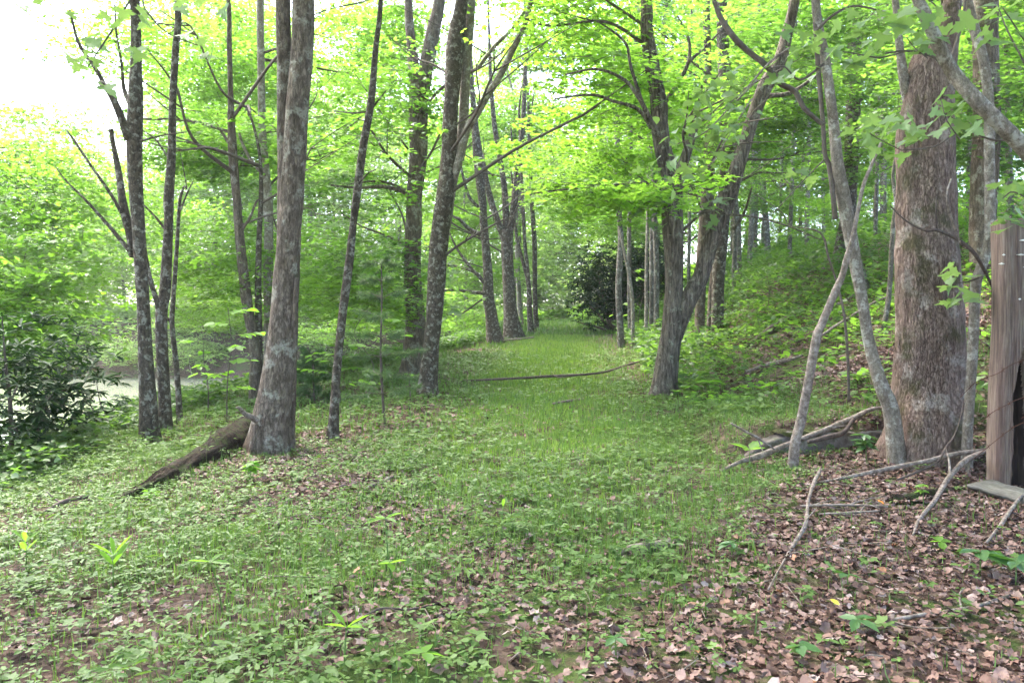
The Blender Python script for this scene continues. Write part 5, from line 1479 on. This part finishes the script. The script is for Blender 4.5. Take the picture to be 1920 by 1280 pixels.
stick("mossy rotten log lying against the thick twin-stemmed tree", [(472, 806, 20), (466, 812, 48), (452, 824, 64), (430, 842, 60), (400, 858, 50), (360, 876, 42), (320, 898, 44), (280, 918, 34), (232, 938, 22), (205, 946, 8)], M_ROT, -.05, name="rotten_log", cat="log", sides=28, lump=.13, ridge=.05,
      forks=[(.02, .28, 1.9, .7), (.3, .35, -2.0, .2)])
stick("grey broken branch at the lower end of the rotten log", [(165, 938, 9), (120, 952, 8), (80, 966, 7), (45, 978, 5)], M_STICK_D, .02, forks=[(.4, .25, 2.6, .3)])
stick("stubby broken limb leaning on the twin-stemmed tree above the rotten log", [(482, 788, 13), (470, 781, 11), (458, 774, 10), (447, 767, 7), (443, 764, 3)], M_STICK, d=(9.5, 9.42, 9.35, 9.25, 9.2), lump=.2, name="broken_limb")
stick("long pale fallen branch lying over the low concrete wall", [(1350, 884, 6), (1380, 870, 8), (1423, 852, 10), (1486, 827, 11), (1539, 809, 11), (1595, 784, 11), (1632, 765, 9), (1662, 763, 7)], M_STICK, d=(8.0, 8.15, 8.35, 8.55, 8.75, 9.0, 9.15, 9.2), forks=[(.6, .4, .3, .1)])
stick("thinner reddish branch beside the long pale one on the concrete wall", [(1515, 828, 6), (1545, 818, 8), (1580, 806, 8), (1600, 786, 6)], M_STICK_D, d=(8.5, 8.6, 8.8, 8.95))
stick("thin bent twig sticking up in front of the concrete wall", [(1370, 793, 4), (1400, 808, 5), (1423, 821, 5), (1440, 832, 4), (1453, 842, 3)], M_STICK, d=8.1, forks=[(.5, .22, -1.2, -1.0)])
stick("long curved branch lying across the foot of the massive trunk", [(1500, 912, 4), (1545, 902, 6), (1601, 893, 8), (1664, 877, 9), (1726, 865, 9), (1798, 851, 9), (1850, 843, 7)], M_STICK, d=(7.3, 7.4, 7.5, 7.6, 7.7, 7.75, 7.7), forks=[(.2, .3, -1.0, .5), (.33, .22, -1.4, .0)])
stick("pale crooked branch slanting down from the speckled sapling to the leaves", [(1712, 1002, 4), (1726, 971, 6), (1751, 934, 8), (1773, 902, 9), (1798, 871, 9), (1825, 855, 9), (1852, 845, 6)], M_STICK, d=(5.7, 6.1, 6.6, 7.0, 7.3, 7.5, 7.6), forks=[(.55, .35, 1.2, .6)])
stick("thin dark vine climbing at the massive trunk's foot", [(1682, 899, 4), (1720, 884, 5), (1757, 865, 5), (1776, 840, 4), (1789, 818, 4), (1800, 785, 3), (1808, 755, 3)], M_STICK_D, d=(7.6, 7.65, 7.7, 7.75, 7.8, 7.85, 7.9), name="dead_vine", cat="vine")
stick("short dark decayed log in the dead leaves below the massive trunk", [(1672, 938, 18), (1700, 936, 24), (1730, 932, 22), (1768, 924, 18), (1802, 914, 10)], M_ROT, -.02, name="rotten_log", cat="log", sides=20, lump=.14, ridge=.02)
stick("leaning pale stick standing in the dead leaves before the concrete wall", [(1538, 880, 6), (1530, 905, 7), (1520, 940, 7), (1507, 984, 7), (1490, 1018, 7), (1466, 1062, 5), (1440, 1105, 4)], M_STICK, d=(7.5, 7.15, 6.5, 5.85, 5.4, 4.95, 4.55), forks=[(.6, .3, .8, .5), (.75, .25, -.4, .3)])
stick("bundle-like bare twig lying flat in the dead leaves", [(1500, 956, 4), (1560, 958, 6), (1610, 955, 6), (1665, 958, 4)], M_STICK, .03, forks=[(.1, .5, .1, .05), (.3, .4, -.3, .1), (.5, .45, .4, .08), (.6, .3, -1.2, .1)])
stick("second bare twig lying just below the bundle-like one", [(1535, 972, 3), (1590, 970, 5), (1650, 966, 3)], M_STICK, .03, forks=[(.3, .3, -.5, .1), (.7, .3, .6, .15)])
stick("grey stick propped against the weathered board", [(1916, 928, 6), (1898, 955, 7), (1875, 985, 7), (1850, 1016, 5)], M_STICK, d=(6.7, 6.4, 6.0, 5.55))
stick("long whitish fallen branch among the dead leaves in the lowest corner below the post", [(1606, 1183, 5), (1660, 1174, 7), (1730, 1160, 8), (1824, 1137, 8), (1900, 1120, 7)], M_STICK, .012, forks=[(.3, .3, -.6, .1), (.7, .25, 1.0, .2)])
stick("short barkless log lying on the path cover", [(1157, 1044, 13), (1190, 1036, 16), (1230, 1027, 16), (1274, 1016, 13)], M_STICK, -.005, name="small_log", cat="log", sides=12, lump=.1)
stick("dark bent twig arching over the bare leaf patch in front", [(640, 1208, 3), (675, 1188, 4), (711, 1171, 5), (764, 1152, 4), (828, 1137, 4)], M_STICK_D, .015, arc=.04, forks=[(.6, .12, -1.0, .1)])
stick("long thin branch lying right across the path", [(867, 720, 3), (935, 720, 5), (1040, 716, 5), (1122, 709, 5), (1165, 696, 4), (1197, 684, 4)], M_STICK_D, .06, arc=.05, forks=[(.4, .6, -.8, .05)])
stick("short pale stick on the path behind the bare twig patch", [(1036, 762, 4), (1064, 758, 5), (1094, 753, 4)], M_STICK, .04)
stick("bent pale stick on the ground near the foot of the slim leaning tree", [(674, 932, 5), (690, 920, 6), (712, 908, 6), (738, 897, 4)], M_STICK, .01)
stick("thin straight stick pointing up the path from the leaning tree", [(772, 868, 3), (795, 842, 4), (816, 815, 4)], M_STICK, .01)
stick("pale root-like stick below the twin-stemmed tree", [(545, 932, 6), (534, 950, 9), (526, 968, 8), (520, 988, 5)], M_STICK, .0)
stick("small bleached stick in the green cover below the rotten log", [(130, 990, 8), (160, 994, 10), (195, 992, 7)], M_STICK, .0)
stick("thick fallen trunk lying up the slope behind the forked tree", [(1400, 655, 9), (1430, 636, 13), (1460, 616, 14), (1490, 600, 12)], M_STICK_D, .05, name="fallen_log", cat="log", sides=10)
stick("thin fallen pole lying diagonally on the slope below the ringed trunk", [(1537, 660, 4), (1565, 640, 5), (1590, 622, 5), (1640, 597, 4), (1682, 577, 4)], M_STICK, .25)
stick("grey fallen branch low on the slope above the concrete wall", [(1398, 702, 5), (1440, 690, 8), (1477, 681, 7), (1505, 672, 4)], M_STICK, .04, forks=[(.5, .4, .9, .3)])
stick("short fallen stick higher on the slope, above the diagonal pole", [(1556, 596, 4), (1580, 585, 4), (1600, 573, 3)], M_STICK, .2)
stick("fallen log high on the slope by the bright gap", [(1440, 505, 7), (1475, 498, 9), (1510, 492, 7)], M_STICK_D, .25, name="fallen_log", cat="log")
stick("bare branch lying at the dark three-stemmed tree's foot", [(945, 642, 4), (968, 640, 4), (1000, 636, 3)], M_STICK, .05)

# ---------------------------------------------------------------- single plants that stand out on the ground
PAL = mesh_from("leaf", OVAL[0] * (1, .9, 1.2), [OVAL[1]], [leaf_mat("herb_leaf", (.045, .10, .03), (.06, .13, .035), (.08, .16, .045), (1.6, 1.8, .8), .3, rough=.4, spec=.45)])
BRI = mesh_from("leaf", OVAL[0] * (1, 1.1, 1.2), [OVAL[1]], [M_BIGLEAF])
SPR = mesh_from("leaf", STRAP[0] * (1, 1.0, 1.0), [STRAP[1]], [M_BIGLEAF])
def herb(label, px, py, h, leaf, nl, me, seed, tiers=1, group=None, name="seedling", cat="plant", pitch=-.1):
    g = np.random.default_rng(seed)
    q = ground_hit(px, py)
    root = thing(name, label, cat, (q[0], q[1], gz(q[0], q[1])), group)
    lx, ly = g.normal(0, .12 * h), g.normal(0, .12 * h)
    S = spline(np.column_stack([np.array([(0, 0, -.02), (lx * .4, ly * .4, h * .5), (lx, ly, h)]), (.004, .003, .002)]), 5)
    V, F = tube(S[:, :3], S[:, 3] * (1 + leaf * 2), 5, 0)
    link("stem", mesh_from("stem", V, F, [M_GRASS]), root)
    for t in range(tiers):
        f = 1 - .45 * t / max(1, tiers)
        c = S[int(f * (len(S) - 1)), :3]
        a0 = g.uniform(0, 6.28)
        for k in range(nl):
            put_leaf(me, root, c, a0 + k * 6.283 / nl + g.normal(0, .25), g.normal(pitch, .15), g.normal(0, .2), leaf * g.uniform(.75, 1.2))
    return root
herb("large pale-green leafy herb growing in front of the concrete wall's end", 1405, 880, .20, .20, 4, BRI, 1, pitch=.25)
herb("bright broad-leaved seedling at the uphill side of the forked tree", 1328, 745, .28, .26, 5, BRI, 2, 1)
herb("second broad-leaved seedling just uphill of the forked tree", 1288, 748, .22, .22, 5, BRI, 3, 1)
herb("small feathery green shoot at the low concrete wall beside the massive trunk", 1625, 872, .32, .13, 5, PAL, 4, 4)
herb("dark compound-leaved herb among dead leaves below the weathered board", 1838, 1075, .14, .17, 5, PAL, 5, 1)
herb("dark five-leaved herb cut by the picture's edge below the post", 1905, 1095, .13, .18, 5, PAL, 6, 1)
herb("small dark herb at the border of green cover and dead leaves", 1372, 1045, .10, .11, 5, PAL, 7, 1)
herb("low dark herb in the dead leaves close to the bottom border", 1505, 1250, .10, .10, 5, PAL, 8, 1)
herb("round-leaved herb in the dead leaves near the yellow leaf", 1590, 1100, .07, .09, 3, PAL, 9, 1)
herb("spreading green herb in the dead leaves under the whitish fallen branch", 1610, 1190, .08, .12, 5, PAL, 10, 1)
herb("small upright green seedling on the dead leaves before the short dark log", 1732, 948, .16, .07, 5, BRI, 11, 2)
herb("lone light-green seedling among dead leaves below the massive trunk", 1765, 1035, .07, .10, 4, BRI, 12, 1)
herb("tall narrow-leaved shoot in the green cover near the picture's left edge", 50, 1075, .24, .13, 3, SPR, 13, 2, pitch=.7)
herb("narrow-leaved shoot standing in the green cover next to the tall one", 212, 1105, .22, .15, 3, SPR, 14, 2, pitch=.8)
herb("bent narrow-leaved shoot in the green cover below the pale root-like stick", 418, 1150, .30, .13, 3, SPR, 15, 1, pitch=.2)
herb("tall stalked seedling on the bare patch left of the path", 728, 1060, .30, .12, 4, SPR, 16, 1)
herb("leafy seedling beside the rotten log at the twin-stemmed tree's foot", 468, 905, .20, .12, 5, BRI, 17, 3)
herb("little seedling beside the lower part of the rotten log", 285, 945, .12, .09, 5, BRI, 18, 2)
herb("heart-leaved seedling at the bottom border under the dark bent twig", 800, 1270, .10, .09, 4, BRI, 19, 1)
herb("broad green seedling at the bottom border where dead leaves begin", 1155, 1230, .08, .10, 4, PAL, 20, 1)
herb("thin upright grass-like shoot in the middle of the path", 940, 1010, .22, .10, 2, SPR, 21, 1, pitch=1.0)
herb("bright seedling on the path cover above the dark bent twig", 735, 1085, .10, .10, 4, BRI, 22, 1)
herb("seedling with long leaves at the bottom border left of the path", 645, 1250, .18, .14, 4, SPR, 23, 1, pitch=.5)
# spots of colour on the dead leaves
def spot(name, label, px, py, col, s, cat):
    q = ground_hit(px, py)
    m, nt, p = new_mat(name + "_skin")
    p.inputs["Base Color"].default_value = (*col, 1); p.inputs["Roughness"].default_value = .5
    tv = LOBED[0] * np.array((1, 1, 2.5)) * s
    o = link(name, mesh_from(name, tv, [LOBED[1]], [m]), loc=(q[0], q[1], gz(q[0], q[1]) + .04))
    o.rotation_euler = (.5, -.3, 1.2)
    tag(o, label, cat)
spot("yellow_leaf", "small bright yellow leaf on the brown litter", 1566, 1146, (.75, .55, .03), .055, "leaf")
spot("orange_leaf", "small vivid orange leaf on the brown litter below the massive trunk", 1652, 952, (.75, .22, .02), .06, "leaf")
# ---------------------------------------------------------------- thin haze added to lift dark gaps and soften contrast
def haze_box(lo, hi, density):
    V = np.array([(x_, y_, z_) for x_ in (lo[0], hi[0]) for y_ in (lo[1], hi[1]) for z_ in (lo[2], hi[2])], float)
    Q = np.array([(0, 1, 3, 2), (4, 6, 7, 5), (0, 4, 5, 1), (2, 3, 7, 6), (0, 2, 6, 4), (1, 5, 7, 3)])
    m = bpy.data.materials.new("added_haze")
    m.use_nodes = True
    nt = m.node_tree
    for n in list(nt.nodes):
        nt.nodes.remove(n)
    out = nt.nodes.new("ShaderNodeOutputMaterial")
    v = nt.nodes.new("ShaderNodeVolumePrincipled")
    v.inputs["Color"].default_value = (0.95, 0.97, 0.95, 1)
    v.inputs["Density"].default_value = density
    v.inputs["Anisotropy"].default_value = 0.35
    nt.links.new(v.outputs[0], out.inputs["Volume"])
    o = link("haze", mesh_from("haze", V, [Q], [m]), kind="stuff")
    return o
haze_box((-420, -40, -5), (420, 820, 36), 0.0006)
